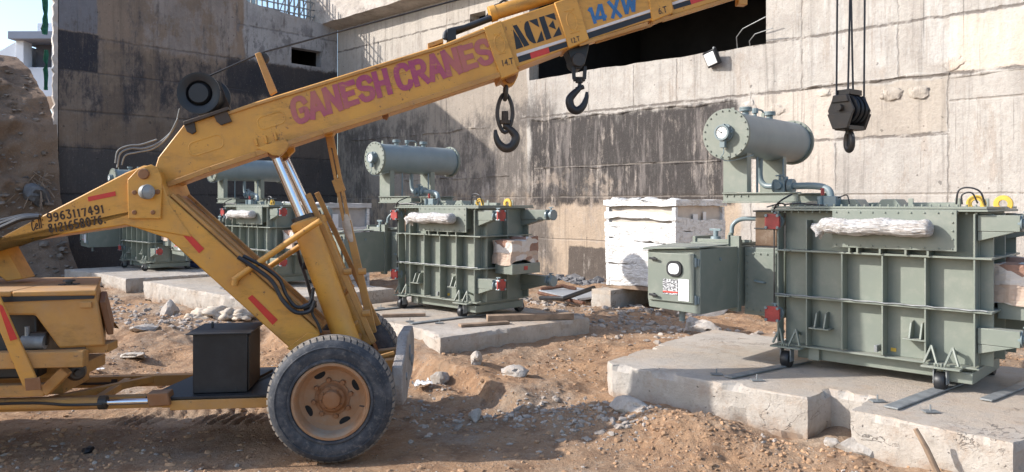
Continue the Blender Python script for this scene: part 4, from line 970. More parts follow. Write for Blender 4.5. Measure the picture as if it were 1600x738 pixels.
#@@CRATES
def make_crate(name, u, v, z, lx, ly, h, label, shade):
    e = empty(name, (0, 0, 0)); place_uv(e, u, v, z); tag(e, label, 'crate', 'film-wrapped crates')
    def skin(mb, x0, x1, y0, y1, z0, z1, n, amp, f=4.0):
        def fc(fn):
            o = len(mb.v)
            for i in range(n + 1):
                for j in range(n + 1):
                    p = Vector(fn(i / n, j / n)); k = amp * fbm(p.x * f + p.y * f, p.z * f * 2.5, p.y * 2, 4)
                    d = Vector(((p.x - (x0+x1)/2) / (x1-x0), (p.y - (y0+y1)/2) / (y1-y0), (p.z - (z0+z1)/2) / (z1-z0))) * 2
                    mb.v.append(tuple(p + d * k))
            for i in range(n):
                for j in range(n): mb.f.append((o + i*(n+1)+j, o + (i+1)*(n+1)+j, o + (i+1)*(n+1)+j+1, o + i*(n+1)+j+1))
        fc(lambda a, b: (x0+(x1-x0)*a, y0, z0+(z1-z0)*b)); fc(lambda a, b: (x1, y0+(y1-y0)*a, z0+(z1-z0)*b))
        fc(lambda a, b: (x1-(x1-x0)*a, y1, z0+(z1-z0)*b)); fc(lambda a, b: (x0, y1-(y1-y0)*a, z0+(z1-z0)*b))
        fc(lambda a, b: (x0+(x1-x0)*a, y0+(y1-y0)*b, z1)); fc(lambda a, b: (x0+(x1-x0)*b, y0+(y1-y0)*a, z0))
    MB().box(0.0, lx, 0.0, ly, 0.0, 0.08).build('pallet', M['wood'], e, 0.005)
    m = MB(); skin(m, 0.03, lx - 0.03, 0.03, ly - 0.03, 0.08, h - 0.12, 26, 0.014); m.build('carton', M['board'] if not shade else M['carton_shaded'], e, smooth=60)
    m = MB()                                # stretch film: overlapping bands pulled round the carton
    for k in range(46 if not shade else 18):
        zc = 0.10 + (h * 0.70) * (k / (46.0 if not shade else 18.0)) + random.uniform(-.03, .03); tl = random.uniform(-0.13, 0.16); wd = random.uniform(0.03, 0.09); off = 0.012 + 0.0007 * k
        o = len(m.v); ring = []
        N = 44; per = [(0, 0), (lx, 0), (lx, ly), (0, ly)]
        for i in range(N):
            s_ = 4 * i / N; a, b = per[int(s_)], per[(int(s_) + 1) % 4]; t = s_ - int(s_)
            x, y = a[0] + (b[0]-a[0])*t, a[1] + (b[1]-a[1])*t
            x += (x - lx/2) / lx * off * 2; y += (y - ly/2) / ly * off * 2
            zz = zc + tl * math.sin(2 * math.pi * i / N + k) + 0.012 * fbm(i * .6, k, 0, 3); ww = wd * (0.7 + 0.5 * fbm(i * .5, k * 3.1, 2, 3))
            m.v += [(x, y, zz - ww), (x + (x-lx/2)/lx*.012, y + (y-ly/2)/ly*.012, zz), (x, y, zz + ww)]
        for i in range(N):
            j = (i + 1) % N
            for q in (0, 1): m.f.append((o + i*3+q, o + j*3+q, o + j*3+q+1, o + i*3+q+1))
    m.build('stretch_film', M['plastic'], e, smooth=50)
    m = MB()
    for (x, y) in ((-.03, -.03), (lx - .05, -.03), (lx - .05, ly - .05), (-.03, ly - .05)):
        zz = [0.05, 0.5, 0.9, 1.2, h - 0.13]; 
        for a, b in zip(zz[:-1], zz[1:]): m.box(x + .015 * fbm(a * 3, x), x + .085, y + .01 * fbm(a * 2, y), y + .085, a, b - 0.004)
    m.build('corner_board', M['plastic'], e, 0.01)
    m = MB(); skin(m, -0.07, lx + 0.07, -0.07, ly + 0.07, h - 0.12, h, 22, 0.018, 3.0); m.build('lid', M['plastic'] if not shade else M['lid_shaded'], e, smooth=60)
    m = MB()
    for (x, y, r) in ((0.2, 0.1, 0.13), (0.55, 0.2, 0.10), (0.95, 0.1, 0.12), (1.3, 0.4, 0.08)): lump(m, (x, y, h + 0.0), r * 1.6, r * 1.5, r * 0.42, x * 9, 3, 0.5)
    m.build('film_tail', M['plastic'], e, smooth=70)
    MB().box(lx + 0.012, lx + 0.020, 0.62, 0.80, h - 0.72, h - 0.28).build('paper_label', M['paper'], e)
    MB().box(lx + 0.012, lx + 0.020, 1.0, 1.12, h - 0.5, h - 0.24).build('paper_label', M['paper'], e)
    return e
M['carton_shaded'] = plain('shaded_carton_film', (0.38, 0.36, 0.34), 0.5, var=0.15, scale=3); M['lid_shaded'] = plain('shaded_lid_film', (0.50, 0.48, 0.46), 0.45, var=0.12, scale=3)  # duller copies of the crate colours, with shade painted in
make_crate('wrapped_crate', -9.46, 12.6, 0.59, 1.58, 1.8, 1.78, 'brightly lit white film-wrapped crate standing on concrete blocks', False)
make_crate('wrapped_crate', -19.0, 10.6, 0.0, 1.6, 1.75, 2.3, 'shade-greyed film-wrapped crate with paper labels behind the crane poles', True)
#@@CRANE
# ================================================================== the crane (crane frame: t along, n across, z up)
CR = empty('mobile_crane', CO, CA)
tag(CR, 'yellow mobile crane with a long raised boom, hand-painted lettering and big dusty front wheels', 'crane')
Y_, YO = M['yellow'], M['yellow_old']
def pz(pts, n): return [cp(x, y, n) for x, y in pts]
def plate(mb, pts, n0, n1):                # photo outline on plane n0, given real depth to n1
    a = pz(pts, n0); return mb.prism(a, [Vector((p.x, n1, p.z)) for p in a])
NB0, NB1 = 0.85, 1.35                      # near and far side of the boom
def oblong_px(cx, cy, hw, hh, ang, n, k=8, rr=None):
    out = []; rr = rr or hh * 0.9; ca, sa = math.cos(ang), math.sin(ang)
    for sx, sy, a0 in ((1, 1, 0), (-1, 1, 90), (-1, -1, 180), (1, -1, 270)):
        for i in range(k + 1):
            q = R(a0 + 90 * i / k); x = sx * (hw - rr) + rr * math.cos(q); y = sy * (hh - rr) + rr * math.sin(q)
            out.append(cp(cx + x * ca + y * sa, cy + x * sa - y * ca, n))
    return out
def emboss(mb, cx, cy, hw, hh, n, ang=-0.305, d=0.012):
    a = oblong_px(cx, cy, hw, hh, ang, n - 0.0005); b = oblong_px(cx, cy, hw - 1.4, hh - 1.4, ang, n - 0.010); c = oblong_px(cx, cy, hw - 2.6, hh - 2.6, ang, n - 0.0005)
    k = len(a); o = len(mb.v); mb.v += [tuple(p) for p in a + b + c]
    for i in range(k):
        j = (i + 1) % k; mb.f.append((o + i, o + j, o + k + j, o + k + i)); mb.f.append((o + k + i, o + k + j, o + 2*k + j, o + 2*k + i))
# --- base boom section
m = MB()
base = [(233, 292), (247, 246), (286, 196), (300, 190), (345, 178), (400, 159), (695, 68), (757, 43), (783, 116), (640, 163), (505, 206), (400, 241), (330, 264), (262, 289)]
plate(m, base, NB0, NB1)
for e_ in ((322, 227, 29, 12), (424, 188, 23, 11), (545, 152, 25, 12), (634, 123, 25, 12)): emboss(m, *e_, NB0)
boom = m.build('boom', Y_, CR, 0.012)
m = MB()                                   # bottom and top flanges of the box section
lo = [(262, 289), (330, 264), (400, 241), (505, 206), (640, 163), (781, 117)]
for a, b in zip(lo[:-1], lo[1:]): m.bar(cp(*a, NB0 - 0.014), cp(*b, NB0 - 0.014), 0.05, 0.028, (0, 1, 0))
for a, b in (((345, 181), (400, 163)), ((400, 163), (695, 72)), ((695, 72), (757, 48))): m.bar(cp(*a, NB0 - 0.010), cp(*b, NB0 - 0.010), 0.03, 0.02, (0, 1, 0))
m.build('boom_flange', YO, boom, 0.004)
m = MB(); plate(m, [(755, 43), (783, 32), (808, 106), (812, 112), (783, 124)], NB0 - 0.02, NB1 + 0.02); emboss(m, 781, 68, 9, 17, NB0 - 0.02, -0.25, 0.008)
m.build('collar', Y_, boom, 0.01)
# --- telescoping sections
m = MB(); plate(m, [(770, 38), (870, 4), (895, 72), (780, 116)], NB0 + 0.03, NB1 - 0.03); s2 = m.build('boom_section', Y_, CR, 0.008)
m = MB(); plate(m, [(866, 4), (900, -8), (921, 62), (889, 76)], NB0 + 0.012, NB1 - 0.01); emboss(m, 894, 33, 9, 19, NB0 + 0.012, -0.25, 0.008); m.build('collar', Y_, s2, 0.01)
m = MB(); plate(m, [(885, -2), (1010, -42), (1020, 31), (905, 68)], NB0 + 0.055, NB1 - 0.05); s3 = m.build('boom_section', Y_, CR, 0.008)
m = MB(); plate(m, [(1008, -42), (1044, -54), (1052, 20), (1019, 34)], NB0 + 0.04, NB1 - 0.035); m.build('collar', Y_, s3, 0.01)
m = MB(); plate(m, [(1040, -40), (1320, -128), (1345, -68), (1050, 24)], NB0 + 0.08, NB1 - 0.08); s4 = m.build('boom_section', Y_, CR, 0.008)
m = MB()
for a, b, n in (((905, 70), (1012, 38), NB0 + 0.04), ((930, 66), (1018, 39), NB0 + 0.10)): m.bar(cp(*a, n), cp(*b, n), 0.035, 0.03, (0, 1, 0))
m.bar(cp(1019, 36, NB0 + 0.07), cp(1150, -4, NB0 + 0.07), 0.035, 0.03, (0, 1, 0)); m.build('boom_flange', YO, s3, 0.003)
m = MB(); m.box(*sum([[p - .05, p + .05] for p in (cp(1160, 4, 1.0).x,)], []), 0.98, 1.08, cp(1160, 8, 1.0).z, cp(1160, -12, 1.0).z); m.build('stop_block', Y_, s4, 0.006)
m = MB(); p = cp(1336, -100, 1.1); plate(m, [(1310, -130), (1352, -130), (1365, -80), (1335, -62)], NB0 + .06, NB0 + .10); plate(m, [(1310, -130), (1352, -130), (1365, -80), (1335, -62)], NB1 - .10, NB1 - .06)
for n in (0.96, 1.06, 1.16, 1.24): m.lathe([(0, 0), (0, .16), (.02, .145), (.04, .16), (.04, 0)], (p.x, n, p.z), (0, 1, 0), 24)
m.build('boom_head', YO, s4, 0.004)
# stripes
def strip(name, pts, n, mat, par, th=0.003):
    m = MB(); plate(m, pts, n - th, n - 0.0005); return m.build(name, mat, par, 0)
def band(x0, y0, x1, y1, w):               # strip along the boom of pixel height w
    return [(x0, y0), (x1, y1), (x1, y1 + w), (x0, y0 + w)]
nS = NB0 + 0.03
strip('white_stripe', [(807, 84), (884, 60), (885, 64), (808, 89)], nS, M['stripe'], s2)
strip('black_stripe', [(809, 89), (828, 83), (830, 92), (811, 98)], nS, M['blackpaint'], s2)
strip('red_stripe', [(828, 83), (857, 74), (859, 83), (830, 92)], nS, M['redtape'], s2)
strip('black_stripe', [(857, 74), (885, 65), (887, 73), (859, 82)], nS, M['blackpaint'], s2)
nS = NB0 + 0.055
strip('white_stripe', [(912, 49), (1018, 14), (1019, 18), (913, 53)], nS, M['stripe'], s3)
strip('black_stripe', [(914, 53), (1019, 19), (1021, 27), (916, 62)], nS, M['blackpaint'], s3)
nS = NB0 + 0.08
strip('white_stripe', [(1050, 4), (1140, -26), (1141, -22), (1051, 8)], nS, M['stripe'], s4)
strip('black_stripe', [(1051, 8), (1078, 0), (1080, 7), (1053, 15)], nS, M['blackpaint'], s4)
strip('red_stripe', [(1078, 0), (1100, -7), (1102, 0), (1080, 7)], nS, M['redtape'], s4)
strip('black_stripe', [(1100, -7), (1150, -23), (1152, -16), (1102, 0)], nS, M['blackpaint'], s4)
# --- lettering
def text_mesh(body, bold=0.0, space=1.0):
    c = bpy.data.curves.new('t', 'FONT'); c.body = body; c.offset = bold; c.space_character = space; c.resolution_u = 4
    o = bpy.data.objects.new('t', c); col.objects.link(o)
    bpy.context.view_layer.update()
    me = bpy.data.meshes.new_from_object(o.evaluated_get(bpy.context.evaluated_depsgraph_get()))
    col.objects.unlink(o); bpy.data.objects.remove(o); bpy.data.curves.remove(c)
    return me
def letters(name, body, bl, br, tl, n, mat, par, bold=0.02, space=1.0, th=0.003, jit=0.0):
    me = text_mesh(body, bold, space)
    xs = [v.co.x for v in me.vertices]; ys = [v.co.y for v in me.vertices]; x0, x1, y0, y1 = min(xs), max(xs), min(ys), max(ys)
    A, B, C = cp(*bl, n - th), cp(*br, n - th), cp(*tl, n - th)
    for v in me.vertices:
        a, b = (v.co.x - x0) / (x1 - x0), (v.co.y - y0) / (y1 - y0)
        p = A + (B - A) * a + (C - A) * b
        if jit: p += Vector((jit * fbm(a * 22, b * 2.5, 1), 0, jit * fbm(a * 22, b * 2.5, 7)))
        v.co = p
    bm = bmesh.new(); bm.from_mesh(me)
    r = bmesh.ops.extrude_face_region(bm, geom=bm.faces[:])
    for v in r['geom']:
        if isinstance(v, bmesh.types.BMVert): v.co.y = n - 0.0004
    bmesh.ops.recalc_face_normals(bm, faces=bm.faces); bm.to_mesh(me); bm.free()
    me.materials.clear(); me.materials.append(mat); me.name = name
    o = bpy.data.objects.new(name, me); col.objects.link(o); o.parent = par; return o
GL = {
 'G': [[(.98,.76),(.80,.96),(.32,.97),(.10,.72),(.10,.28),(.32,.03),(.72,.03),(.92,.14),(.92,.46),(.58,.46)]],
 'A': [[(.04,0),(.5,1.0)],[(.96,0),(.5,1.0)],[(.24,.32),(.76,.32)]], 'N': [[(.1,0),(.1,1)],[(.1,1),(.9,0)],[(.9,0),(.9,1)]],
 'E': [[(.12,0),(.12,1)],[(.12,.93),(.95,.93)],[(.12,.5),(.78,.5)],[(.12,.07),(.95,.07)]],
 'S': [[(.92,.76),(.74,.95),(.28,.95),(.10,.76),(.20,.57),(.80,.43),(.92,.24),(.74,.05),(.28,.05),(.08,.24)]],
 'H': [[(.12,0),(.12,1)],[(.88,0),(.88,1)],[(.12,.5),(.88,.5)]], 'C': [[(.95,.78),(.78,.96),(.34,.96),(.12,.74),(.12,.26),(.34,.04),(.78,.04),(.95,.22)]],
 'R': [[(.12,0),(.12,1)],[(.12,.94),(.68,.94),(.88,.80),(.88,.62),(.68,.48),(.12,.48)],[(.5,.48),(.95,0)]],
 '9': [[(.85,.62),(.65,.50),(.35,.50),(.15,.65),(.15,.85),(.35,1),(.65,1),(.85,.82),(.85,.35),(.65,.05),(.2,.0)]],
 '6': [[(.8,.98),(.45,.92),(.18,.6),(.15,.25),(.35,.02),(.65,.02),(.85,.2),(.82,.42),(.6,.55),(.3,.5),(.17,.36)]],
 '3': [[(.12,1),(.85,1),(.5,.62),(.82,.45),(.85,.18),(.6,.0),(.3,.0),(.1,.12)]], '1': [[(.35,.82),(.55,1),(.5,0)]], '7': [[(.1,.92),(.88,1),(.45,0)]],
 '4': [[(.62,0),(.62,1),(.1,.32),(.95,.36)]], '8': [[(.5,.54),(.2,.7),(.22,.92),(.5,1),(.78,.92),(.78,.7),(.5,.54),(.2,.36),(.18,.1),(.5,0),(.82,.1),(.8,.36),(.5,.54)]],
 '2': [[(.12,.8),(.3,1),(.7,1),(.84,.78),(.15,.05),(.9,.04)]], '5': [[(.85,1),(.25,.97),(.2,.56),(.6,.6),(.84,.4),(.8,.12),(.5,0),(.15,.06)]],
 '0': [[(.5,1),(.18,.8),(.14,.25),(.4,0),(.65,.02),(.86,.3),(.84,.78),(.5,1)]], '.': [[(.4,.05),(.52,.1)]], ':': [[(.45,.25),(.52,.3)],[(.45,.75),(.52,.8)]],
 'c': [[(.9,.9),(.6,1.0),(.25,.85),(.12,.4),(.3,.03),(.7,.05),(.95,.25)]], 'e': [[(.2,.3),(.75,.38),(.7,.55),(.4,.6),(.2,.35),(.3,.05),(.85,.08)]], 'l': [[(.45,1),(.55,.0)]] }
def stroke_text(name, body, bl, br, tl, n, mat, par, wpx, gap=0.12, th=0.0022, widths=None, wob=0.0):
    m = MB(); A, B, C = Vector(bl), Vector(br), Vector(tl); ws = [(widths or {}).get(ch, 1.0) for ch in body]; tot = sum(ws) + gap * (len(body) - 1); x = 0.0; k = 0
    rnd = random.Random(len(body) * 7)
    for ch, w_ in zip(body, ws):
        jy = rnd.uniform(-wob, wob); sc_ = 1 + rnd.uniform(-wob, wob)
        for line in GL[ch]:
            P = [A + (B - A) * ((x + p[0] * w_) / tot) + (C - A) * (p[1] * sc_ + jy) for p in line]
            if len(P) > 3:                # round the bends
                P = [q.to_2d() for q in bezpath([q.to_3d() for q in P], 3)]
            Lf, Rt = [], []
            for i, q in enumerate(P):
                d = (P[min(i + 1, len(P) - 1)] - P[max(i - 1, 0)]).normalized(); e_ = d * (wpx * .35) if i == len(P) - 1 else (d * (-wpx * .35) if i == 0 else Vector((0, 0)))
                o_ = Vector((-d.y, d.x)) * wpx * 0.5; Lf.append(q + o_ + e_); Rt.append(q - o_ + e_)
            f0 = n - th - 0.00012 * (k % 9); k += 1; o0 = len(m.v)
            for a_, b_ in zip(Lf, Rt):
                pa, pb = cp(a_.x, a_.y, f0), cp(b_.x, b_.y, f0)
                m.v += [tuple(pa), tuple(pb), (pa.x, n - .0004, pa.z), (pb.x, n - .0004, pb.z)]
            for i in range(len(P) - 1):
                q = o0 + i * 4; m.f += [(q, q + 1, q + 5, q + 4), (q, q + 4, q + 6, q + 2), (q + 1, q + 3, q + 7, q + 5)]
            m.f += [(o0, o0 + 2, o0 + 3, o0 + 1)]; q = o0 + (len(P) - 1) * 4; m.f += [(q, q + 1, q + 3, q + 2)]
        x += w_ + gap
    return m.build(name, mat, par, 0, 0)
stroke_text('lettering', 'GANESH', (462, 193), (612, 144), (453, 158), NB0 - 0.003, M['magenta'], boom, 8.6, 0.22)
stroke_text('lettering', 'CRANES', (624, 141), (772, 96), (614, 106), NB0 - 0.003, M['magenta'], boom, 8.6, 0.20)
nS = NB0 + 0.03
m = MB()
for poly in ([(172,332),(225,318),(388,578),(322,602)], [(175,375),(238,470),(250,482),(308,604),(218,635),(195,490)],
             [(370,268),(415,400),(475,555),(440,557),(390,525),(345,455),(320,370),(325,310),(342,280)], [(378,268),(485,238),(515,352)], [(540,395),(580,520),(482,552)],
             [(508,225),(575,205),(670,490),(602,515)], [(582,205),(705,165),(732,260)], [(632,338),(690,262),(728,378)], [(765,340),(803,445),(690,480)]):
    plate(m, [(780 + x / 8.2, y / 8.2) for x, y in poly], nS - 0.003, nS - 0.0005)
m.build('lettering', M['blackpaint'], s2)
m = MB(); nS = NB0 + 0.055
for i, (a, b) in enumerate((((920.0, 18.0), (923.4, 12.5)), ((922.6, 12), (930.4, 37)), ((937, 7), (932, 29.5)), ((931.2, 29.3), (948, 25.2)), ((938.3, 6.5), (945, 32.5)),
             ((950, 2), (971, 27)), ((965, -1), (957, 29)), ((970, -9), (979.5, 22)), ((979.5, 22), (983, -2)), ((983, -2), (990, 18.5)), ((990, 18.5), (991, -12)))):
    dx, dy = b[0]-a[0], b[1]-a[1]; q = math.hypot(dx, dy); ox, oy = -dy / q * 2.6, dx / q * 2.6
    plate(m, [(a[0]+ox, a[1]+oy), (b[0]+ox, b[1]+oy), (b[0]-ox, b[1]-oy), (a[0]-ox, a[1]-oy)], nS - 0.003 - 0.0003 * i, nS - 0.0005)
m.build('lettering', M['bluepaint'], s3)
letters('lettering', '14.T', (786, 104), (803, 100), (784, 94), NB0 - 0.021, M['blackpaint'], boom, 0.0)
letters('lettering', '12.T', (894, 68), (907, 64), (892, 60), NB0 + 0.011, M['blackpaint'], s2, 0.0)
letters('lettering', '6.T', (1030, 23), (1043, 19), (1028, 13), NB0 + 0.039, M['blackpaint'], s3, 0.0)
# --- mast: tail, head and inclined leg as one welded box
NM0, NM1 = 0.70, 1.48
m = MB(); plate(m, [(-150, 432), (0, 372), (10, 366), (196, 270), (226, 258), (246, 268), (259, 300), (264, 318), (300, 371), (212, 356), (196, 352), (0, 381), (-150, 404)], NM0, NM1)
mast = m.build('mast', Y_, CR, 0.012)
m = MB(); plate(m, [(203, 353), (230, 300), (262, 306), (500, 520), (470, 560), (262, 373)], NM0 + 0.012, NM1 - 0.012)
m.build('mast_leg', Y_, mast, 0.012)
m = MB()                                   # raised rails along the upper face of the leg
for n in (NM0 + 0.06, NM0 + 0.20, NM1 - 0.20): m.bar(cp(266, 306, NM0) * 1 + Vector((0, n - NM0, 0.01)), cp(497, 514, NM0) + Vector((0, n - NM0, 0.01)), 0.05, 0.03)
m.build('rail', YO, mast, 0.005)
m = MB(); plate(m, [(200, 342), (199, 281), (215, 264), (236, 257), (247, 263), (253, 280), (251, 342)], NM0 - 0.03, NM0 - 0.001); m.build('pivot_plate', Y_, mast, 0.006)
m = MB()
for (x, y, r) in ((225, 272, 0.052), (210, 301, .022), (210, 332, .022), (239, 332, .022), (246, 300, .026)):
    p = cp(x, y, NM0 - 0.03); m.lathe([(0, 0), (0, r), (-0.03 if r > .05 else -0.012, r * .9), (-0.03 if r > .05 else -0.012, 0)], p, (0, 1, 0), 18)
build_split(m, 'pivot_pin', M['hub'], mast, 0.003)
m = MB(); plate(m, [(448, 545), (481, 520), (500, 522), (470, 556)], NM0 - 0.01, NM0 + 0.0105); m.build('gusset_plate', Y_, mast, 0.004)
for pts in ([(137, 308), (180, 299), (181, 306), (138, 315)], [(267, 347), (273, 342), (319, 389), (311, 396)], [(387, 466), (394, 461), (434, 500), (426, 508)]):
    strip('red_reflector', pts, NM0 - 0.001 if pts[0][0] < 200 else NM0 + 0.011, M['redtape'], mast, 0.004)
stroke_text('lettering', 'cell:', (50, 361), (69, 355), (48, 346), NM0 - 0.0005, M['brushpaint'], mast, 1.7, 0.05, widths={'l': .5, ':': .5})
stroke_text('lettering', '9963117491', (75, 347), (163, 331.5), (72.5, 335), NM0 - 0.0005, M['brushpaint'], mast, 2.5, 0.35, widths={'1': .6}, wob=.06)
stroke_text('lettering', '8121658076.', (77, 363.5), (166, 348), (74.5, 351.5), NM0 - 0.0005, M['brushpaint'], mast, 2.5, 0.35, widths={'1': .6, '.': .5}, wob=.06)
for (x, y, n) in ((229, 300, NM0 - 0.09), (281, 306, NM1 + 0.05)):
    p = cp(x, y, n); h = MB().lathe([(-0.07, 0.0), (-0.07, 0.03), (-0.03, 0.065), (0.02, 0.07), (0.03, 0.066), (0.03, 0)], p, (0.75, -0.65, 0.05), 22).build('headlight', M['steel'], CR)
    d = Vector((0.75, -0.65, 0.05)).normalized(); MB().lathe([(0.031, 0), (0.031, 0.060), (0.042, 0.045), (0.046, 0)], p, d, 22).build('lens', M['glass'], h)
    MB().bar(p - d * 0.05, p - d * 0.05 + Vector((0.12, 0.05, 0.0)), 0.02).build('bracket', M['black'], h)
# --- winch on the boom heel
p = cp(311, 146, 0.86); Rw = (p - cp(277, 146, 0.86)).length
wn = MB().lathe([(0.0, 0), (0.0, Rw * 0.45), (0.05, Rw * 0.55), (0.02, Rw * 0.62), (0.0, Rw * 0.9), (0.0, Rw), (0.03, Rw), (0.05, Rw * 0.72), (0.40, Rw * 0.72), (0.42, Rw), (0.45, Rw), (0.45, 0)], (p.x, 0.84, p.z), (0, 1, 0), 40).build('winch_drum', M['black'], CR)
MB().lathe([(0.028, 0.0), (0.028, Rw * .30), (0.045, Rw * .34), (0.045, 0)], (p.x, 0.84, p.z), (0, 1, 0), 24).build('winch_motor', M['black'], wn, 0.004)
m = MB(); plate(m, [(330, 122), (344, 128), (360, 170), (338, 180), (330, 150)], 1.24, 1.30); plate(m, [(286, 190), (356, 167), (357, 172), (287, 196)], 0.80, 1.40)
plate(m, [(287, 196), (303, 190), (306, 206), (300, 210), (292, 206)], 0.82, 0.846); plate(m, [(334, 180), (354, 173), (362, 190), (345, 196), (338, 190)], 0.82, 0.846)
m.build('winch_bracket', M['brownbox'], wn, 0.004)
# rope, guide post, hoses, luffing gear on the boom top
m = MB(); plate(m, [(398, 84), (406, 81), (432, 143), (422, 149)], 1.05, 1.12); gp = m.build('guide_post', YO, CR, 0.005)
p = cp(411, 91, 1.14); MB().lathe([(0, 0), (0, .055), (.03, .04), (.06, .055), (.06, 0)], (p.x, 1.125, p.z), (0, 1, 0), 18).build('guide_roller', M['blackiron'], gp)
m = MB(); m.tube([cp(322, 121, 1.1), cp(410, 82, 1.15), cp(700, 4, 1.15), cp(1330, -158, 1.1)], 0.010, 6); m.build('hoist_rope', M['hose'], CR)
m = MB(); m.tube([cp(768, 22, 1.0), cp(885, -14, 1.0)], 0.075, 16); m.tube([cp(765, 23, 1.0), cp(775, 20, 1.0)], 0.085, 16); tc = m.build('telescope_cylinder', Y_, CR, 0.004)
m = MB(); m.tube([cp(706, 52, 1.0), cp(768, 28, 1.0)], 0.035, 10); m.tube(bezpath([cp(695, 62, .95), cp(700, 50, .95), cp(730, 42, .95), cp(768, 28, .95)]), 0.03, 8); m.box(cp(703, 50, 1).x - .03, cp(703, 50, 1).x + .06, 0.92, 1.1, cp(703, 60, 1).z - .04, cp(703, 48, 1).z); m.build('piston_end', M['black'], tc, 0.004)
m = MB(); m.tube(bezpath([cp(760, 26, 1.1), cp(775, 8, 1.1), cp(800, 10, 1.1), cp(812, -6, 1.1)]), 0.012, 6); m.tube(bezpath([cp(765, 24, 1.2), cp(785, 2, 1.2), cp(800, 4, 1.2), cp(818, -12, 1.2)]), 0.012, 6); build_split(m, 'hose', M['hose'], tc)
m = MB(); plate(m, [(668, 68), (692, 60), (693, 66), (669, 75)], 0.9, 1.05); m.build('top_clip', YO, CR, 0.003)
m = MB(); plate(m, [(596, 178), (606, 175), (607, 181), (604, 187), (598, 185)], 0.95, 1.05); m.build('bottom_clip', M['hub'], CR, 0.003)
for pts, r in (([(183, 262), (188, 240), (205, 232), (225, 232), (250, 222), (272, 200), (281, 170)], .009), ([(190, 258), (196, 243), (215, 238), (240, 232), (262, 214), (278, 185)], .008), ([(180, 255), (184, 236), (200, 228), (220, 226), (245, 218)], .008)):
    m = MB(); m.tube(bezpath([cp(x, y, 1.0 + 0.04 * r * 100 % .1) for x, y in pts]), r, 8); build_split(m, 'hose', M['hose_grey'], CR)
for pts, r, n in (([(-20, 366), (10, 352), (35, 342), (62, 339)], .022, .64), ([(-20, 358), (15, 345), (40, 339), (66, 338)], .02, .72), ([(-20, 350), (10, 343), (38, 337), (62, 337)], .018, .8)):
    m = MB(); m.tube(bezpath([cp(x, y, n) for x, y in pts]), r, 8); build_split(m, 'hose', M['hose'], CR)
# boom foot lugs for the lift rods
m = MB()
plate(m, [(400, 232), (446, 217), (452, 226), (446, 236), (438, 244), (425, 243), (418, 238)], NB0 - 0.03, NB0 + 0.03)
plate(m, [(430, 238), (459, 226), (460, 236), (450, 246), (442, 252), (436, 250)], NB1 - 0.05, NB1 + 0.02)
for x0, y0 in ((402, 228), (417, 224), (432, 219)): m.bar(cp(x0, y0, NB0 - 0.012), cp(x0 - 3, y0 - 12, NB0 - 0.012), 0.022, 0.02)
build_split(m, 'rod_lug', Y_, boom, 0.005)
# lift cylinders: tube below, chrome rod above
for (a, b, c, n, rt, rr_) in (((429, 240), (473, 342), (548, 548), 0.92, 0.125, 0.047), ((444, 244), (488, 338), (572, 540), 1.36, 0.115, 0.042)):
    m = MB(); A, B, C = cp(*a, n), cp(*b, n), cp(*c, n); d = (C - B).normalized()
    m.tube([B, B + d * 0.02, B + d * 0.03, B + d * .10, B + d * .101, C], [rt * .75, rt * .9, rt * 1.07, rt * 1.07, rt, rt], 28)
    lc = m.build('lift_cylinder', Y_, CR, 0.003)
    MB().tube([A, B + d * 0.1], rr_, 20).build('chrome_rod', M['chrome'], lc)
    m = MB(); m.lathe([(-0.06, 0), (-0.06, .055), (0.06, .055), (0.06, 0)], A, (0, 1, 0), 18); m.build('rod_eye', M['hub'], lc, 0.004)
    MB().lathe([(-0.03, 0), (-0.03, rt * .85), (0.03, rt * .85), (0.03, 0)], B, d, 24).build('gland', M['blackiron'], lc, 0.004)
# guard rails, poles
for pts, n, r in (([(366, 446), (368, 437), (376, 430), (490, 352), (498, 350)], 0.68, .030), ([(410, 428), (414, 422), (470, 384), (492, 371)], 1.5, .030)):
    m = MB(); m.tube(bezpath([cp(x, y, n) for x, y in pts], 6), r, 12); m.build('guard_rail', Y_, CR)
for a, b, n, wd in (((481, 303), (584, 535), 1.02, .055), ((495, 301), (592, 508), 1.42, .050)):
    m = MB(); A, B = cp(*a, n), cp(*b, n); m.bar(A, B, wd, wd * 1.1, (0, 1, 0)); m.build('strut', YO, CR, 0.006)
m = MB(); n = 1.25
for off in (-0.022, 0.024): m.bar(cp(515, 214, n) + Vector((off, 0, 0)), cp(541, 345, n) + Vector((off, 0, 0)), 0.034, 0.07, (0, 1, 0))
m.bar(cp(514, 206, n), cp(518, 232, n), 0.07, 0.09, (0, 1, 0)); m.bar(cp(526, 280, n), cp(533, 300, n), 0.10, 0.08, (0, 1, 0))
m.bar(cp(543, 345, n), cp(583, 520, n), 0.075, 0.07, (0, 1, 0)); m.build('strut', YO, CR, 0.005)
m = MB(); m.tube([cp(541, 335, n), cp(543, 352, n), cp(547, 368, n), cp(550, 378, n)], [.04, .055, .048, .04], 10); m.build('cloth_wrap', M['cloth'], CR)
m = MB(); plate(m, [(502, 204), (520, 199), (522, 208), (518, 214), (508, 214)], n - .08, n + .08); m.build('strut_lug', Y_, boom, 0.005)
m = MB()
for a, b, nn in (((533, 520), (560, 503), 1.0), ((500, 505), (535, 478), 1.45), ((535, 462), (552, 445), 1.05)): m.tube([cp(*a, nn), cp(*b, nn)], 0.022, 8)
for x, y in ((543, 425), (572, 490), (566, 425)): m.tube([cp(x - 6, y, 1.0), cp(x + 6, y - 1, 1.0)], 0.035, 8)
build_split(m, 'cross_tie', YO, CR, 0.003)
m = MB()
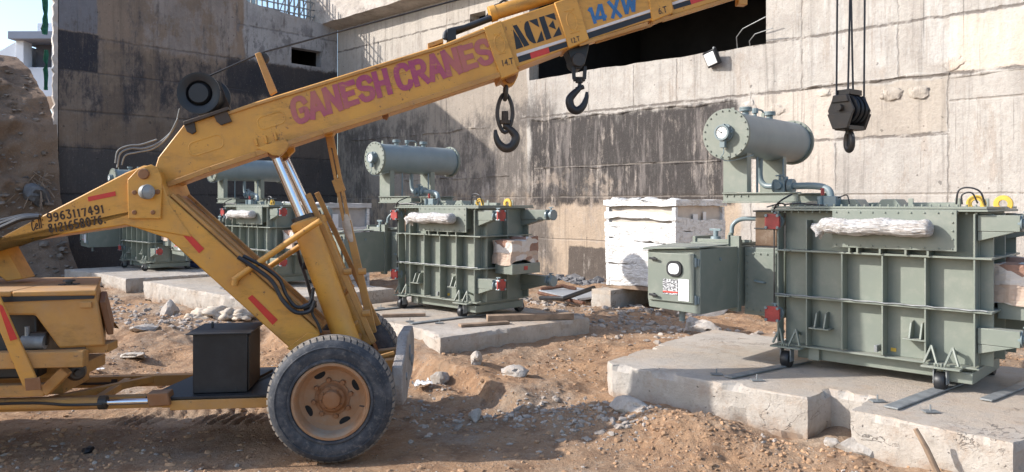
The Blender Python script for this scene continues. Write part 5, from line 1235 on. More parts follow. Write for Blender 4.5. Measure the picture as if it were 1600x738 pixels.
for pts, nn, r in (([(372, 402), (400, 420), (425, 440), (442, 470), (462, 488), (484, 486), (492, 470)], .62, .020), ([(380, 400), (410, 416), (436, 436), (448, 462), (464, 480), (484, 474), (490, 450)], .66, .018), ([(462, 380), (470, 410), (480, 440), (488, 470), (496, 500)], 1.55, .02), ([(490, 476), (488, 490), (496, 505), (502, 520)], .7, .014)):
    m.tube(bezpath([cp(x, y, nn) for x, y in pts]), r, 8)
build_split(m, 'hose', M['hose'], CR)
m = MB(); m.lathe([(-.06, 0), (-.06, .035), (.06, .035), (.06, 0)], cp(484, 478, .68), (1, 0, .3), 10); m.lathe([(-.06, 0), (-.06, .03), (.06, .03), (.06, 0)], cp(478, 412, 1.5), (.3, 0, 1), 10); build_split(m, 'hose_coupling', M['black'], CR)
# --- front axle, deck and lower chassis
def zat(y, n, x=300): return cp(x, y, n).z
zdk = 0.545
m = MB(); m.box(-0.20, 0.20, 0.35, 1.85, 0.40, 0.66); m.box(-0.35, 0.18, NM0, NM1, 0.62, 0.95); m.cyl((0, 0.1, 0.56), (0, 2.1, 0.56), 0.10, seg=16)
m.build('axle_housing', YO, CR, 0.015)
tA, tB = cp(268, 622, 0.45).x, cp(418, 622, 0.45).x
m = MB(); m.box(tA, tB + 0.25, 0.40, 0.50, 0.425, 0.515); m.box(tA, tB + 0.25, 1.70, 1.80, 0.425, 0.515); m.box(tA - 1.9, tA + 0.25, 0.62, 0.72, 0.40, 0.51); m.box(tA - 1.9, tA + 0.25, 1.50, 1.60, 0.40, 0.51)
m.bar((tA - 1.2, 0.67, 0.47), (tA - 0.5, 1.55, 0.47), 0.07, 0.07); m.box(tA - 0.1, tA, 0.5, 1.7, 0.425, 0.505); m.bar((tA - 0.75, 0.7, 0.46), (tA - 0.75, 1.55, 0.46), 0.07)
ch = m.build('chassis_frame', YO, CR, 0.006)
m = MB(); q = [(tA - 0.23, 0.46, zdk), (tA + 0.02, 1.62, zdk), (tB + 0.2, 1.62, zdk), (tB + 0.2, 0.40, zdk), (tA + 0.0, 0.40, zdk)]
m.prism([Vector(p) for p in q], [Vector(p) - Vector((0, 0, 0.022)) for p in q]); m.build('deck_plate', M['black'], CR, 0.003)
m = MB(); m.bar((tB - 0.30, 0.5, zdk + 0.03), (tB - 0.12, 1.3, zdk + 0.03), 0.03); m.build('deck_step', M['black'], CR)
m = MB(); plate(m, [(228, 616), (262, 614), (266, 634), (232, 636)], 0.36, 0.52); m.build('cylinder_bracket', M['hub'], CR, 0.01)
for a, b, c, n in (((232, 627), (165, 629), (-60, 634), 0.42), ((252, 597), (185, 596), (20, 596), 1.55)):
    m = MB(); B, C = cp(*b, n), cp(*c, n); m.tube([B, B + (C - B) * .03, C], [0.045, .052, .052], 14); sc_ = m.build('steering_cylinder', YO, CR, 0.003)
    MB().tube([cp(*a, n), B], 0.026, 14).build('chrome_rod', M['chrome'], sc_)
    m = MB(); m.tube(bezpath([cp(b[0] - 5, b[1] + 3, n - .06), cp(b[0] - 60, b[1] + 4, n - .07), cp(b[0] - 110, b[1] + 1, n - .06), cp(b[0] - 190, b[1] + 3, n - .06)]), 0.013, 6); m.tube([B + Vector((.01, 0, 0)), B - Vector((.05, 0, 0))], .062, 14); build_split(m, 'hose', M['blackiron'], sc_)
# --- wheels
def wheel(n_out, sgn, label=None):
    Rr_, ctr = 0.56, Vector((0, n_out, 0.56)); ax = Vector((0, sgn, 0))
    w_ = empty('wheel', (0, 0, 0)); w_.parent = CR
    prof = [(0.05, 0.325), (0.018, 0.34), (-0.008, 0.40), (-0.012, 0.455), (0.0, 0.50), (0.022, 0.530), (0.055, 0.545), (0.28, 0.545), (0.315, 0.530), (0.33, 0.50), (0.345, 0.43), (0.33, 0.34), (0.30, 0.325)]
    ty = MB().lathe(prof, ctr, ax, 72, True)
    ty.lathe([(0.004, 0.345), (-0.014, 0.352), (-0.014, 0.366), (0.0, 0.374)], ctr, ax, 72, True)
    ty.lathe([(-0.004, 0.470), (-0.014, 0.474), (-0.014, 0.482), (-0.002, 0.486)], ctr, ax, 72, True)
    tyo = ty.build('tyre', M['rubber'], w_, smooth=35)
    tb = MB(); N = 58
    for i in range(N):                      # shoulder lugs and centre ribs
        for side in (0, 1):
            q0 = 2 * math.pi * (i + 0.5 * side) / N; dq = 2 * math.pi / N * 0.36
            h0, h1 = ((0.034, 0.135) if side == 0 else (0.205, 0.325)); sk = 0.035 * (1 if side == 0 else -1)
            def P(q, h, r): return ctr + ax * h + Vector((r * math.cos(q), 0, r * math.sin(q)))
            ri, ro, rs = 0.515, 0.560, (0.532 if side == 0 else 0.557)
            ra, rb_ = (0.537, 0.560) if side == 0 else (0.560, 0.537)
            vs = [P(q0 - dq, h0, ri - .02), P(q0 + dq, h0, ri - .02), P(q0 + dq + sk, h1, ri), P(q0 - dq + sk, h1, ri), P(q0 - dq, h0, ra), P(q0 + dq, h0, ra), P(q0 + dq + sk, h1, rb_), P(q0 - dq + sk, h1, rb_)]
            if side == 0:
                mid = [P(q0 - dq + sk*.25, h0 + 0.035, 0.559), P(q0 + dq + sk*.25, h0 + 0.035, 0.559)]
                o = [tuple(v) for v in vs] + [tuple(v) for v in mid]
                tb.add(o, [(0,3,2,1),(0,1,5,4),(2,3,7,6),(4,5,9,8),(8,9,6,7),(1,2,6,9,5),(0,4,8,7,3)])
            else: tb.add([tuple(v) for v in vs], [(0,3,2,1),(4,5,6,7),(0,1,5,4),(1,2,6,5),(2,3,7,6),(3,0,4,7)])
        q0 = 2 * math.pi * i / N; 
    for h in (0.145, 0.178):
        tb.lathe([(h, 0.53), (h, 0.559), (h + 0.022, 0.559), (h + 0.022, 0.53)], ctr, ax, 72, True)
    tb.build('tread', M['tread'], tyo, smooth=30)
    rm = MB(); rm.lathe([(0.012, 0.345), (-0.004, 0.338), (-0.004, 0.318), (0.012, 0.306), (0.07, 0.298), (0.115, 0.285), (0.145, 0.250), (0.150, 0.16), (0.148, 0.0)], ctr, ax, 56, caps=False)
    rm.lathe([(0.30, 0.33), (0.32, 0.335), (0.32, 0.30), (0.15, 0.29)], ctr, ax, 48, caps=False)
    rmo = rm.build('rim', M['rim'], w_, smooth=30)
    hb = MB(); hb.lathe([(0.15, 0.0), (0.15, 0.155), (0.140, 0.155), (0.140, 0.135), (0.125, 0.118), (0.105, 0.112), (0.100, 0.085), (0.055, 0.075), (0.05, 0.055), (0.05, 0)], ctr, ax, 32)
    for i in range(8):
        q = 2 * math.pi * (i + .25) / 8; c = ctr + Vector((0.165 * math.cos(q), 0, 0.165 * math.sin(q))); hb.cyl(c + ax * 0.152, c + ax * 0.118, 0.026, 0.020, seg=8)
        c = ctr + Vector((0.098 * math.cos(q), 0, 0.098 * math.sin(q))); hb.cyl(c + ax * 0.125, c + ax * 0.092, 0.012, seg=6)
    hb.build('hub', M['hub'], rmo, 0.003)
    hl = MB()
    for i in range(4):
        q = R(28 + 90 * i); rd = Vector((math.cos(q), 0, math.sin(q))); td = Vector((-math.sin(q), 0, math.cos(q))); c = ctr + rd * 0.234 + ax * 0.1440
        hl.prism([c + td * .054 * math.cos(2*math.pi*k/16) + rd * .031 * math.sin(2*math.pi*k/16) for k in range(16)], [c + ax * .006 + td * .054 * math.cos(2*math.pi*k/16) + rd * .031 * math.sin(2*math.pi*k/16) for k in range(16)])
    build_split(hl, 'hand_hole_disc', M['dark'], rmo)  # solid dark discs paint the shade inside the hand holes
    MB().tube([ctr + Vector((.29, 0, -.05)) + ax * .01, ctr + Vector((.25, 0, -.04)) - ax * .01], .006, 6).build('air_valve', M['black'], rmo)
    return w_
wheel(0.0, 1); wheel(2.20, -1)
# --- octagonal front plate
t0 = 0.52
m = MB(); zc = 0.69; oc = [(0.30, 0.10), (0.55, 0.36), (1.0, 0.36), (1.32, 0.22), (1.36, -0.06), (1.15, -0.30), (0.62, -0.35), (0.34, -0.22)]
oc = [(0.28, -0.10), (0.30, 0.12), (0.60, 0.20), (0.78, 0.36), (1.38, 0.36), (1.55, 0.20), (1.55, -0.08), (1.30, -0.20), (1.0, -0.24), (0.7, -0.36), (0.36, -0.32)]
SL = 0.08
oc = [(n, z * .86) for n, z in oc]
m.prism([(t0 + SL * (n - .28), n, zc + z) for n, z in oc], [(t0 + 0.10 + SL * (n - .28), n, zc + z) for n, z in oc])
fp_ = m.build('front_plate', concrete('weathered_plate', (0.30, 0.27, 0.25), (0.42, 0.39, 0.36), patch=(0.25, 0.20, 0.16), pamt=0.4, scale=2.5), CR, 0.015)
m = MB()
for n, z, r in ((0.62, -0.06, .035), (0.98, 0.10, .08), (1.2, -0.02, .06)): m.cyl((t0 + 0.095 + SL * (n - .28), n, zc + z), (t0 + 0.112 + SL * (n - .28), n, zc + z), r, seg=18)
build_split(m, 'plate_stud', M['steel'], fp_)
m = MB(); m.bar((0.35, 0.75, 0.70), (t0 + 0.02, 0.75, 0.72), 0.12); m.bar((0.35, 1.3, 0.70), (t0 + 0.02, 1.3, 0.72), 0.12); m.bar((0.15, 0.42, 0.80), (t0 + .02, 0.42, 0.90), 0.03)
build_split(m, 'plate_arm', YO, CR, 0.006)
# --- rear body: bonnet, frame, cab and back wheels (the cab and back wheels stand outside the picture)
NR = 0.28
m = MB(); fr_ = [cp(x, y, NR) for x, y in ((-40, 465), (150, 459), (165, 541), (92, 545), (54, 493), (-40, 493))]
BT = -0.46
bk = [Vector((p.x + (BT if i in (1, 2) else 0), NR + 1.25, p.z)) for i, p in enumerate(fr_)]
m.prism(fr_, bk); bn = m.build('bonnet', YO, CR, 0.02)
zt = cp(100, 459, NR).z
m = MB(); a = [cp(-40, 464, NR - .015), cp(147, 462, NR - .015), cp(146, 467, NR - .015), cp(-40, 474, NR - .015)]; m.prism(a, [Vector((p.x, NR + .01, p.z)) for p in a]); m.build('vent_strip', M['black'], bn)
m = MB(); x1 = fr_[1].x + 0.01; m.box(-4.4, x1 - 0.70, NR - 0.02, NR + 1.28, zt - 0.02, zt + 0.028); lq = [(x1 - .69, NR - .02), (x1, NR - .02), (x1 + BT, NR + 1.28), (x1 - .69, NR + 1.28)]; m.prism([(a_, b_, zt - .02) for a_, b_ in lq], [(a_, b_, zt + .03) for a_, b_ in lq]); m.build('bonnet_lid', YO, bn, 0.012)
p = cp(108, 444, NR + .5); m = MB(); m.lathe([(0, 0), (0, .03), (.03, .03), (.03, .055), (.045, .05), (.045, 0)], (p.x, NR + .5, zt + .03), (0, 0, 1), 16); m.lathe([(0, 0), (0, .09), (.006, .09), (.006, 0)], (p.x, NR + .5, zt + .03), (0, 0, 1), 20); m.build('filler_cap', M['blackiron'], bn)
m = MB(); m.box(cp(126, 470, NR).x, cp(144, 470, NR).x, NR - 0.02, NR, cp(130, 481, NR).z, cp(130, 472, NR).z); m.build('latch', YO, bn, 0.004)
tn = lambda n_: BT * (n_ - NR) / 1.25
m = MB(); gA = [(fr_[1].x + 0.02 + tn(.45), .45, zt - .10), (fr_[1].x + 0.02 + tn(1.35), 1.35, zt - .10), (fr_[2].x + .01 + tn(1.35), 1.35, fr_[2].z + .07), (fr_[2].x + .01 + tn(.45), .45, fr_[2].z + .07)]
m.prism(gA, [(a_ + 0.05, b_ + .02, c_) for a_, b_, c_ in gA])
m.build('radiator_grille', M['hub'], bn, 0.01)
m = MB(); m.box(-4.2, fr_[2].x - 0.62, NR + 0.12, NR + 1.15, fr_[3].z - 0.28, fr_[4].z + 0.02); m.box(cp(36, 500, NR).x, cp(68, 500, NR).x, NR + 0.05, NR + 0.13, cp(50, 543, NR).z, cp(50, 522, NR).z); en = m.build('engine', M['blackiron'], CR, 0.02)
m = MB(); a = cp(52, 535, NR + .06); m.cyl((a.x - .09, a.y, a.z), (a.x + .1, a.y, a.z), .06, seg=14); m.cyl((a.x - .05, a.y, a.z), (a.x - .05, a.y, a.z + .14), .02, seg=8); m.build('pump', M['steel'], en)
m = MB(); p0, p1 = cp(-40, 549, NR - .1), cp(130, 549, NR - .1); zb = cp(60, 576, NR - .1).z; m.box(-4.6, p1.x, NR - 0.10, NR + 0.02, zb, p1.z); m.box(-4.6, p1.x - 0.5, NR + 1.2, NR + 1.32, zb, p1.z)
m.box(p1.x - 0.05, p1.x + 0.14, NR + .06, NR + .3, p1.z - 0.05, p1.z + 0.03); m.build('frame_rail', YO, CR, 0.01)
m = MB(); m.box(-4.6, cp(72, 610, .3).x, NR - 0.02, NR + 0.08, cp(40, 619, .3).z, cp(40, 600, .3).z); m.bar(cp(70, 612, NR + .03), cp(104, 578, NR + .03), 0.09, 0.1, (0, 1, 0)); m.box(-4.6, cp(100, 610, .9).x, NR + 0.6, NR + 1.2, cp(40, 617, .9).z, cp(40, 570, .9).z)
m.box(cp(-30, 640, .4).x, cp(110, 640, .4).x, NR + 0.3, NR + 0.9, cp(40, 600, .4).z, cp(40, 580, .4).z); m.build('lower_frame', YO, CR, 0.01)
m = MB(); a = [(-30, 420), (0, 412), (2, 470), (62, 600), (36, 606), (-10, 500)]; a = [(-12, 448), (0, 466), (62, 604), (36, 606), (-14, 486)]; plate(m, a, NR - 0.13, NR - 0.102); st = m.build('side_strut', Y_, CR, 0.006)
strip('red_reflector', [(-4, 474), (4, 478), (27, 530), (16, 533)], NR - 0.131, M['redtape'], st, 0.004)
m = MB(); plate(m, [(38, 592), (62, 590), (64, 609), (40, 611)], NR - .145, NR - 0.131); m.build('strut_foot', M['hub'], st, 0.003)
p = cp(119, 580, .55); m = MB(); m.lathe([(-.16, 0), (-.16, .07), (-.10, .085), (.02, .085), (.07, .06), (.07, .03), (.12, .03), (.12, 0)], p, (0.5, -.86, 0), 20); m.build('exhaust_silencer', M['blackiron'], CR, 0.004)
m = MB(); plate(m, [(-40, 376), (6, 384), (36, 436), (10, 440), (-40, 402)], 0.95, 1.2); m.build('tail_link', Y_, CR, 0.01)
m = MB(); m.box(-5.9, -4.42, NR - 0.05, NR + 1.6, 0.55, 2.35); m.box(-7.6, -5.9, NR, NR + 1.6, 0.55, 1.5); m.build('rear_body', Y_, CR, 0.04)
for n0, sg in ((0.0, 1), (2.1, -1)):
    m = MB(); m.lathe([(0, .3), (0, .5), (.05, .56), (.28, .56), (.32, .5), (.32, .3)], (-6.0, n0, .56), (0, sg, 0), 40, True); m.lathe([(.02, .3), (.14, .26), (.14, 0)], (-6.0, n0, .56), (0, sg, 0), 40); m.build('rear_wheel', M['rubber'], CR)
#@@HOOKS
# box on the deck
bx = empty('steel_box', CO, CA); tag(bx, 'black steel box with a lid standing on the crane deck, left of the front wheel', 'box')
tb0, tb1 = cp(302, 605, 0.52).x, cp(382, 605, 0.52).x; zt_ = cp(340, 522, 0.52).z
MB().box(tb0, tb1 + 0.03, 0.50, 1.05, zdk + 0.004, zt_).build('body', M['black'], bx, 0.006)
m = MB(); m.box(tb0 - 0.05, tb1 + 0.07, 0.45, 1.09, zt_ + 0.003, zt_ + 0.016); m.cyl((tb0 + 0.10, 0.8, zt_), (tb0 + 0.10, 0.8, zt_ + 0.07), 0.012, seg=8); m.build('lid', M['black'], bx, 0.003)
MB().box(tb1 + 0.031, tb1 + 0.042, 0.53, 1.02, zdk + 0.02, zt_ - 0.02).build('rusty_side', M['brownbox'], bx)
# hooks
def hook_shape(mb, pts, rad): mb.tube(bezpath(pts, 6), [rad[0] + (rad[1] - rad[0]) * math.sin(math.pi * min(1, max(0, i / (6 * (len(pts) - 1))))) for i in range(6 * (len(pts) - 1) + 1)], 12)
n = 1.1; wf = lambda x, y, n_=1.1: cp(x, y, n_)
hk = empty('crane_hook', CO, CA); tag(hk, 'dark hook on an oval link under the boom, opening to the left', 'hook')
m = MB(); hook_shape(m, [wf(789, 186), wf(790, 197), wf(799, 204), wf(806, 215), wf(801, 228), wf(790, 232), wf(780, 225), wf(775, 213), wf(774, 203)], (.016, .048)); m.tube([wf(787, 196), wf(795, 200)], .035, 10); m.build('hook', M['blackiron'], hk)
m = MB(); lp = [wf(789 + 12 * math.cos(q), 177 + (27 if True else 0) * math.sin(q) * (1 - 0.12 * math.cos(2 * q))) for q in [2 * math.pi * i / 24 for i in range(25)]]; m.tube(lp, .021, 8); m.build('oval_link', M['blackiron'], hk)
m = MB(); m.tube([wf(789, 174), wf(789, 188)], .036, 8); m.tube([wf(789, 188), wf(789, 194)], .058, 6); m.build('swivel_nut', M['brownbox'], hk, 0.003)
m = MB(); sh = [wf(791, 128) + Vector((0, 0.07 * math.cos(q), 0)) + (wf(789, 156) - wf(791, 128)) * (0.5 + 0.5 * math.sin(q)) for q in [2 * math.pi * i / 20 for i in range(21)]]; m.tube(sh, .022, 8); m.build('shackle', M['blackiron'], hk)
m = MB(); plate(m, [(779, 116), (812, 106), (809, 120), (803, 132), (794, 136), (786, 130)], 1.02, 1.18); m.build('hook_lug', Y_, boom, 0.008)
m = MB(); m.lathe([(-.03, 0), (-.03, .06), (.2, .06), (.2, 0)], cp(797, 121, 1.0), (0, 1, 0), 18); m.build('lug_pin', M['hub'], boom, 0.004)
hk2 = empty('crane_hook', CO, CA); tag(hk2, 'black hook on a clevis under the boom, opening to the right', 'hook')
m = MB(); hook_shape(m, [wf(906, 126), wf(905, 138), wf(897, 146), wf(890, 156), wf(893, 169), wf(902, 173), wf(911, 166), wf(916, 154), wf(917, 144)], (.015, .046)); m.tube([wf(900, 140), wf(912, 136)], .025, 10); m.build('hook', M['black'], hk2)
m = MB(); 
for dn in (-.09, .09): m.bar(wf(896, 104, n + dn), wf(897, 124, n + dn), .035); m.bar(wf(914, 104, n + dn), wf(913, 124, n + dn), .035)
m.bar(wf(894, 124), wf(916, 123), .05, .22, (0, 1, 0)) if False else m.bar(wf(896, 124, n), wf(914, 124, n), .045, .045); m.tube([wf(905, 122), wf(905, 130)], .04, 10); m.build('clevis', M['black'], hk2, 0.004)
m = MB(); plate(m, [(886, 78), (921, 66), (919, 80), (914, 100), (908, 108), (900, 108), (894, 98)], 0.98, 1.22); pl_ = m.build('hook_lug', M['black'], s2, 0.008)
MB().lathe([(-.03, 0), (-.03, .07), (.3, .07), (.3, 0)], cp(904, 94, .97), (0, 1, 0), 18).build('lug_pin', M['blackiron'], s2, 0.004)
# hook block on four rope falls
c0 = cp(1327, 176, 1.1); c0 = Vector((CO.x + c0.x * CC - c0.y * CS, CO.y + c0.x * CS + c0.y * CC, c0.z))
hb = empty('hook_block', c0, R(-55)); tag(hb, 'greasy black hook block hanging on wire ropes against the sunlit wall', 'hook block')
S_ = 8.5 / 1200
def hexa(r, h): return [(-r * .52, h), (r * .52, h), (r * 1.0, r * .12), (r * .55, -h), (-r * .55, -h), (-r * 1.0, r * .12)]
m = MB(); r_, h_ = 0.155, 0.185
for y0, y1 in ((-0.17, -0.145), (0.145, 0.17)): m.prism([(x, y0, z) for x, z in hexa(r_, h_)], [(x, y1, z) for x, z in hexa(r_, h_)])
for y0, y1 in ((-0.19, -0.17), (0.17, 0.19)):
    m.prism([(-.10, y0, .10), (.10, y0, .10), (.08, y0, .18), (-.08, y0, .18)], [(-.10, y1, .10), (.10, y1, .10), (.08, y1, .18), (-.08, y1, .18)]); m.prism([(-.15, y0, -.02), (.15, y0, -.02), (.085, y0, -.19), (-.085, y0, -.19)], [(-.15, y1, -.02), (.15, y1, -.02), (.085, y1, -.19), (-.085, y1, -.19)])
m.box(-.09, .09, -.145, .145, -.20, -.15); m.box(-.13, .13, -.145, .145, 0.0, .02)
m.build('cheek_plate', M['blackiron'], hb, 0.006)
m = MB()
for y in (-.11, -.03, .05): m.lathe([(0, 0), (0, .165), (.025, .145), (.05, .165), (.05, 0)], (0, y, .03), (0, 1, 0), 28)
m.build('sheave', M['black'], hb)
m = MB(); m.lathe([(-.22, 0), (-.22, .04), (.22, .04), (.22, 0)], (0, 0, .04), (0, 1, 0), 12); m.build('axle_pin', M['blackiron'], hb, 0.003)
m = MB(); m.box(-.08, .08, -.12, .12, .185, .245); m.box(-.05, .05, -.15, .15, .20, .30) if False else None; m.build('top_cap', M['blackiron'], hb, 0.006)
m = MB(); m.cyl((0, 0, -.2), (0, 0, -.235), .04, seg=12); m.tube([(0.0 + .052 * math.sin(q), -.03 * math.sin(q), -.315 + .10 * math.cos(q)) for q in [2 * math.pi * i / 20 for i in range(21)]], [.026 + .010 * math.sin(math.pi * i / 20) for i in range(21)], 10); m.build('hook', M['blackiron'], hb)
MB().tube([(.07 * 0 + .052, -.03, -.30), (.075, -.04, -.25)], .012, 6).build('latch', M['steel'], hb)
for (x, y0, y1, tx) in ((1307, 0, 155, 1309), (1325, 0, 145, 1330), (1333, 0, 145, 1328), (1350, 0, 155, 1352)):
    nn = 1.1; q = cp(x, y1, nn); p = cp(tx, -95, nn)
    A = Vector((CO.x + p.x * CC - p.y * CS, CO.y + p.x * CS + p.y * CC, p.z)) - c0; B = Vector((CO.x + q.x * CC - q.y * CS, CO.y + q.x * CS + q.y * CC, q.z)) - c0
    rt = Matrix.Rotation(R(55), 3, 'Z'); MB().tube([rt @ A, rt @ B], 0.0105, 6).build('wire_rope', M['hose'], hb)
#@@SMALL
# ================================================================== small things lying about
def simple(name, mb, mat, label, cat, group=None, kind=None, bevel=0.0, smooth=40):
    o = mb.build(name, mat, None, bevel, smooth); tag(o, label, cat, group, kind); return o
def uvbox(mb, u0, v0, u1, v1, wd, z0, z1):
    a, b = uv(u0, v0), uv(u1, v1); mid = Vector((0, 0, (z0 + z1) / 2)); mb.bar(a + mid, b + mid, wd, z1 - z0); return mb
# steel strips under the rollers
g = 'steel strips under the rollers'
def plate_strip(a, b, wd, z, label, bolts):
    e = empty('steel_plate', (0, 0, 0)); tag(e, label, 'steel plate', g)
    m = MB(); uvbox(m, *a, *b, wd, z + 0.004, z + 0.020); m.build('strip', M['steel'], e, 0.002)
    m = MB()
    for (u, v) in bolts:
        c = uv(u, v, z + 0.004); m.cyl(c, c + Vector((0, 0, 0.06)), 0.008, seg=6); m.box(c.x - .06, c.x + .06, c.y - .04, c.y + .04, z + .003, z + 0.014)
    build_split(m, 'anchor_bolt', M['steel'], e)
plate_strip((-3.88, 7.22), (-3.64, 8.6), 0.10, 0.505, 'thin steel strip running under the left roller of the nearest transformer', [(-4.05, 7.28), (-3.62, 7.32)])
plate_strip((-2.28, 7.12), (-2.12, 8.6), 0.12, 0.505, 'wider steel strip running under the right front roller of the nearest transformer', [(-2.45, 7.3), (-2.0, 7.25)])
plate_strip((-1.75, 8.0), (-1.55, 9.5), 0.10, 0.505, 'steel strip on the nearest plinth beyond the right end of the tank', [(-1.4, 8.6), (-1.45, 9.3)])
plate_strip((-9.0, 7.15), (-8.9, 8.6), 0.10, 0.505, 'steel strip on the middle plinth, under the right roller of the middle transformer', [(-9.2, 7.3), (-8.75, 7.5)])
plate_strip((-10.6, 7.6), (-10.5, 8.6), 0.10, 0.505, 'steel strip on the middle plinth, under the left roller of the middle transformer', [(-10.75, 7.9)])
plate_strip((-15.4, 7.3), (-15.3, 8.6), 0.10, 0.515, 'steel strip on the grooved plinth behind the mast', [(-15.6, 7.4)])
# timber on the middle plinth
m = MB(); uvbox(m, -8.4, 8.15, -7.62, 9.25, 0.16, 0.507, 0.60); simple('timber_baulk', m, M['wood'], 'dark timber baulk along the edge of the middle plinth', 'timber', bevel=0.006)
m = MB(); uvbox(m, -8.3, 7.5, -8.0, 8.2, 0.14, 0.507, 0.545); simple('timber_board', m, M['wood'], 'short flat board on the middle plinth in front of the baulk', 'timber', bevel=0.004)
m = MB(); uvbox(m, -9.9, 7.3, -9.5, 7.85, 0.10, 0.507, 0.55); simple('timber_board', m, M['wood'], 'short board on the middle plinth behind the far front tyre', 'timber', bevel=0.004)
# sheets and pipes by the wall
m = MB(); A = [pix_z(842, 455, .25), pix_z(905, 470, .25), pix_z(965, 462, .25), pix_z(890, 449, .25)]; m.prism(A, [p + Vector((0, 0, .03)) for p in A]); simple('metal_sheet', m, M['sheet'], 'pale grey metal sheets lying on rubble by the foot of the sunlit wall', 'metal sheet')
m = MB(); m.tube([pix_z(845, 466, .22), pix_z(880, 467, .32) , pix_z(928, 450, .45)], .05, 10); simple('black_pipe', m, M['hose'], 'black pipe lying across the pale metal sheets', 'pipe')
m = MB(); m.tube([pix_z(842, 458, .28), pix_z(912, 474, .26)], .04, 8); simple('steel_pipe', m, M['rust'], 'thin rusty pipe along the near edge of the metal sheets', 'pipe')
m = MB(); m.tube([pix_z(845, 452, .3), pix_z(880, 447, .36), pix_z(900, 452, .3)], .045, 8); simple('steel_pipe', m, M['rust'], 'dark pipe lying behind the metal sheets', 'pipe')
# stick against the nearest plinth
m = MB(); m.tube([pix_d(1430, 670, 6.05), pix_d(1447, 700, 6.02), pix_d(1468, 745, 5.98)], [.018, .022, .024], 8); simple('wooden_stick', m, M['wood'], 'wooden stick leaning against the front of the nearest plinth', 'stick')
# sacking on the ground
m = MB(); c = pix_z(345, 497, 0.12)
for dx, dy, r in ((-.35, 0, .20), (-.12, .1, .24), (.10, 0, .2), (.30, .05, .22), (.42, -.1, .14), (-.5, -.1, .12)): lump(m, c + Vector((dx, dy, r * .25)), r * 1.2, r, r * .55, dx * 7, 3, 0.7)
simple('sacking', m, M['cloth'], 'crumpled pale sacking on the earth behind the black steel box', 'sack', smooth=70)
# roots hanging out of the bank
m = MB(); c = uv(-27.0, 6.9, 2.9)
for i in range(26):
    a = random.uniform(-2.6, 0.6); l = random.uniform(.3, 1.0); d = Vector((math.cos(a) * .9, -0.5 + random.uniform(-.4, .2), math.sin(a) * .8))
    m.tube(bezpath([c + Vector((random.uniform(-.3, .3), 0, random.uniform(-.5, .5))), c + d * l * .5 + Vector((0, 0, .05)), c + d * l + Vector((0, 0, -.12))], 3), .014, 5)
simple('root_tangle', m, M['wood'], 'tangle of dry roots poking from the soil bank beside the shaded wall', 'roots')
def scrap(px, py, z, r, lab, mat, seed):
    c = pix_z(px, py, z); c.z = gz(c.x, c.y) + .03; m = MB(); n = 7; o = 0
    for i in range(n + 1):
        for j in range(n + 1):
            x, y = (i / n - .5) * r * 2, (j / n - .5) * r * 1.3; m.v.append((x * (1 + .4 * fbm(i * .5, j * .5, seed)), y, .10 * r + .5 * r * abs(fbm(i * .45 + seed, j * .45, seed, 3))))
    for i in range(n):
        for j in range(n): m.f.append((i*(n+1)+j, (i+1)*(n+1)+j, (i+1)*(n+1)+j+1, i*(n+1)+j+1))
    q = m.build('plastic_scrap', mat, None, 0, 20); q.location = c; q.rotation_euler = (.1, -.1, seed); tag(q, lab, 'plastic scrap')
scrap(250, 443, .15, .22, 'white plastic scrap on the earth between the bonnet and the grooved plinth', M['plastic'], 2.0)
scrap(660, 606, .05, .16, 'scrap of pale plastic on the slope right of the octagonal front plate', M['plastic'], 5.0)
scrap(1185, 500, .2, .2, 'white plastic scrap behind the nearest plinth, right of the cable box', M['plastic'], 8.0)
scrap(150, 575, .05, .13, 'crumpled pale paper on the earth under the end of the bonnet', M['paper'], 11.0)
# rocks worth naming
gR = None
def rock(name, px, py, z, rx, ry, rz, mat, label, cat, seed, amp=0.55):
    c = pix_z(px, py, z); c.z = gz(c.x, c.y) + rz * 0.45 if z < 0.3 else z
    m = MB(); lump(m, (0, 0, 0), rx, ry, rz, seed, 3, amp)
    # flatten into facets
    rnd = random.Random(seed); 
    for _ in range(9):
        nrm = Vector((rnd.uniform(-1, 1), rnd.uniform(-1, 1), rnd.uniform(-.6, 1))).normalized(); dmax = 0.72 * math.sqrt((nrm.x*rx)**2 + (nrm.y*ry)**2 + (nrm.z*rz)**2)
        for i, q in enumerate(m.v):
            q = Vector(q); s_ = q.dot(nrm) - dmax
            if s_ > 0: m.v[i] = tuple(q - nrm * s_ * .92)
    o = m.build(name, M[mat], None, 0, 28); o.location = c; o.rotation_euler = (rnd.uniform(-.15, .15), rnd.uniform(-.15, .15), rnd.uniform(0, 6)); tag(o, label, cat); return o
rock('concrete_chunk', 988, 660, 0.05, .36, .13, .10, 'chunk', 'long broken concrete chunk below the left corner of the nearest plinth', 'rubble chunk', 3)
rock('rock', 742, 655, 0.0, .10, .08, .075, 'chunk', 'grey rock alone on the earth right of the front tyre', 'rock', 5)
rock('rock', 745, 583, 0.1, .12, .09, .10, 'chunk', 'pale grey rock on the slope below the corner of the middle plinth', 'rock', 8)
rock('rock', 688, 592, 0.1, .10, .12, .13, 'chunk', 'upright pale stone just right of the octagonal front plate', 'rock', 11)
rock('rock', 805, 598, 0.1, .24, .16, .10, 'soilrock' if 'soilrock' in M else 'chunk', 'wide low earth-stained boulder in the middle of the open ground', 'rock', 14)
rock('rock', 1100, 524, 0.2, .30, .2, .16, 'chunk', 'pale jagged stone beyond the back edge of the nearest plinth', 'rock', 17)
rock('rock', 1085, 520, 0.2, .16, .14, .17, 'chunk', 'small white stone leaning on the jagged stone behind the nearest plinth', 'rock', 18)
rock('rock', 1055, 490, 0.2, .34, .26, .2, 'wood', 'brown boulder under the cable box of the nearest transformer', 'rock', 21)
rock('concrete_chunk', 1110, 488, 0.2, .75, .3, .14, 'chunk', 'flat concrete slab lying under the back of the green cable box', 'rubble chunk', 23)
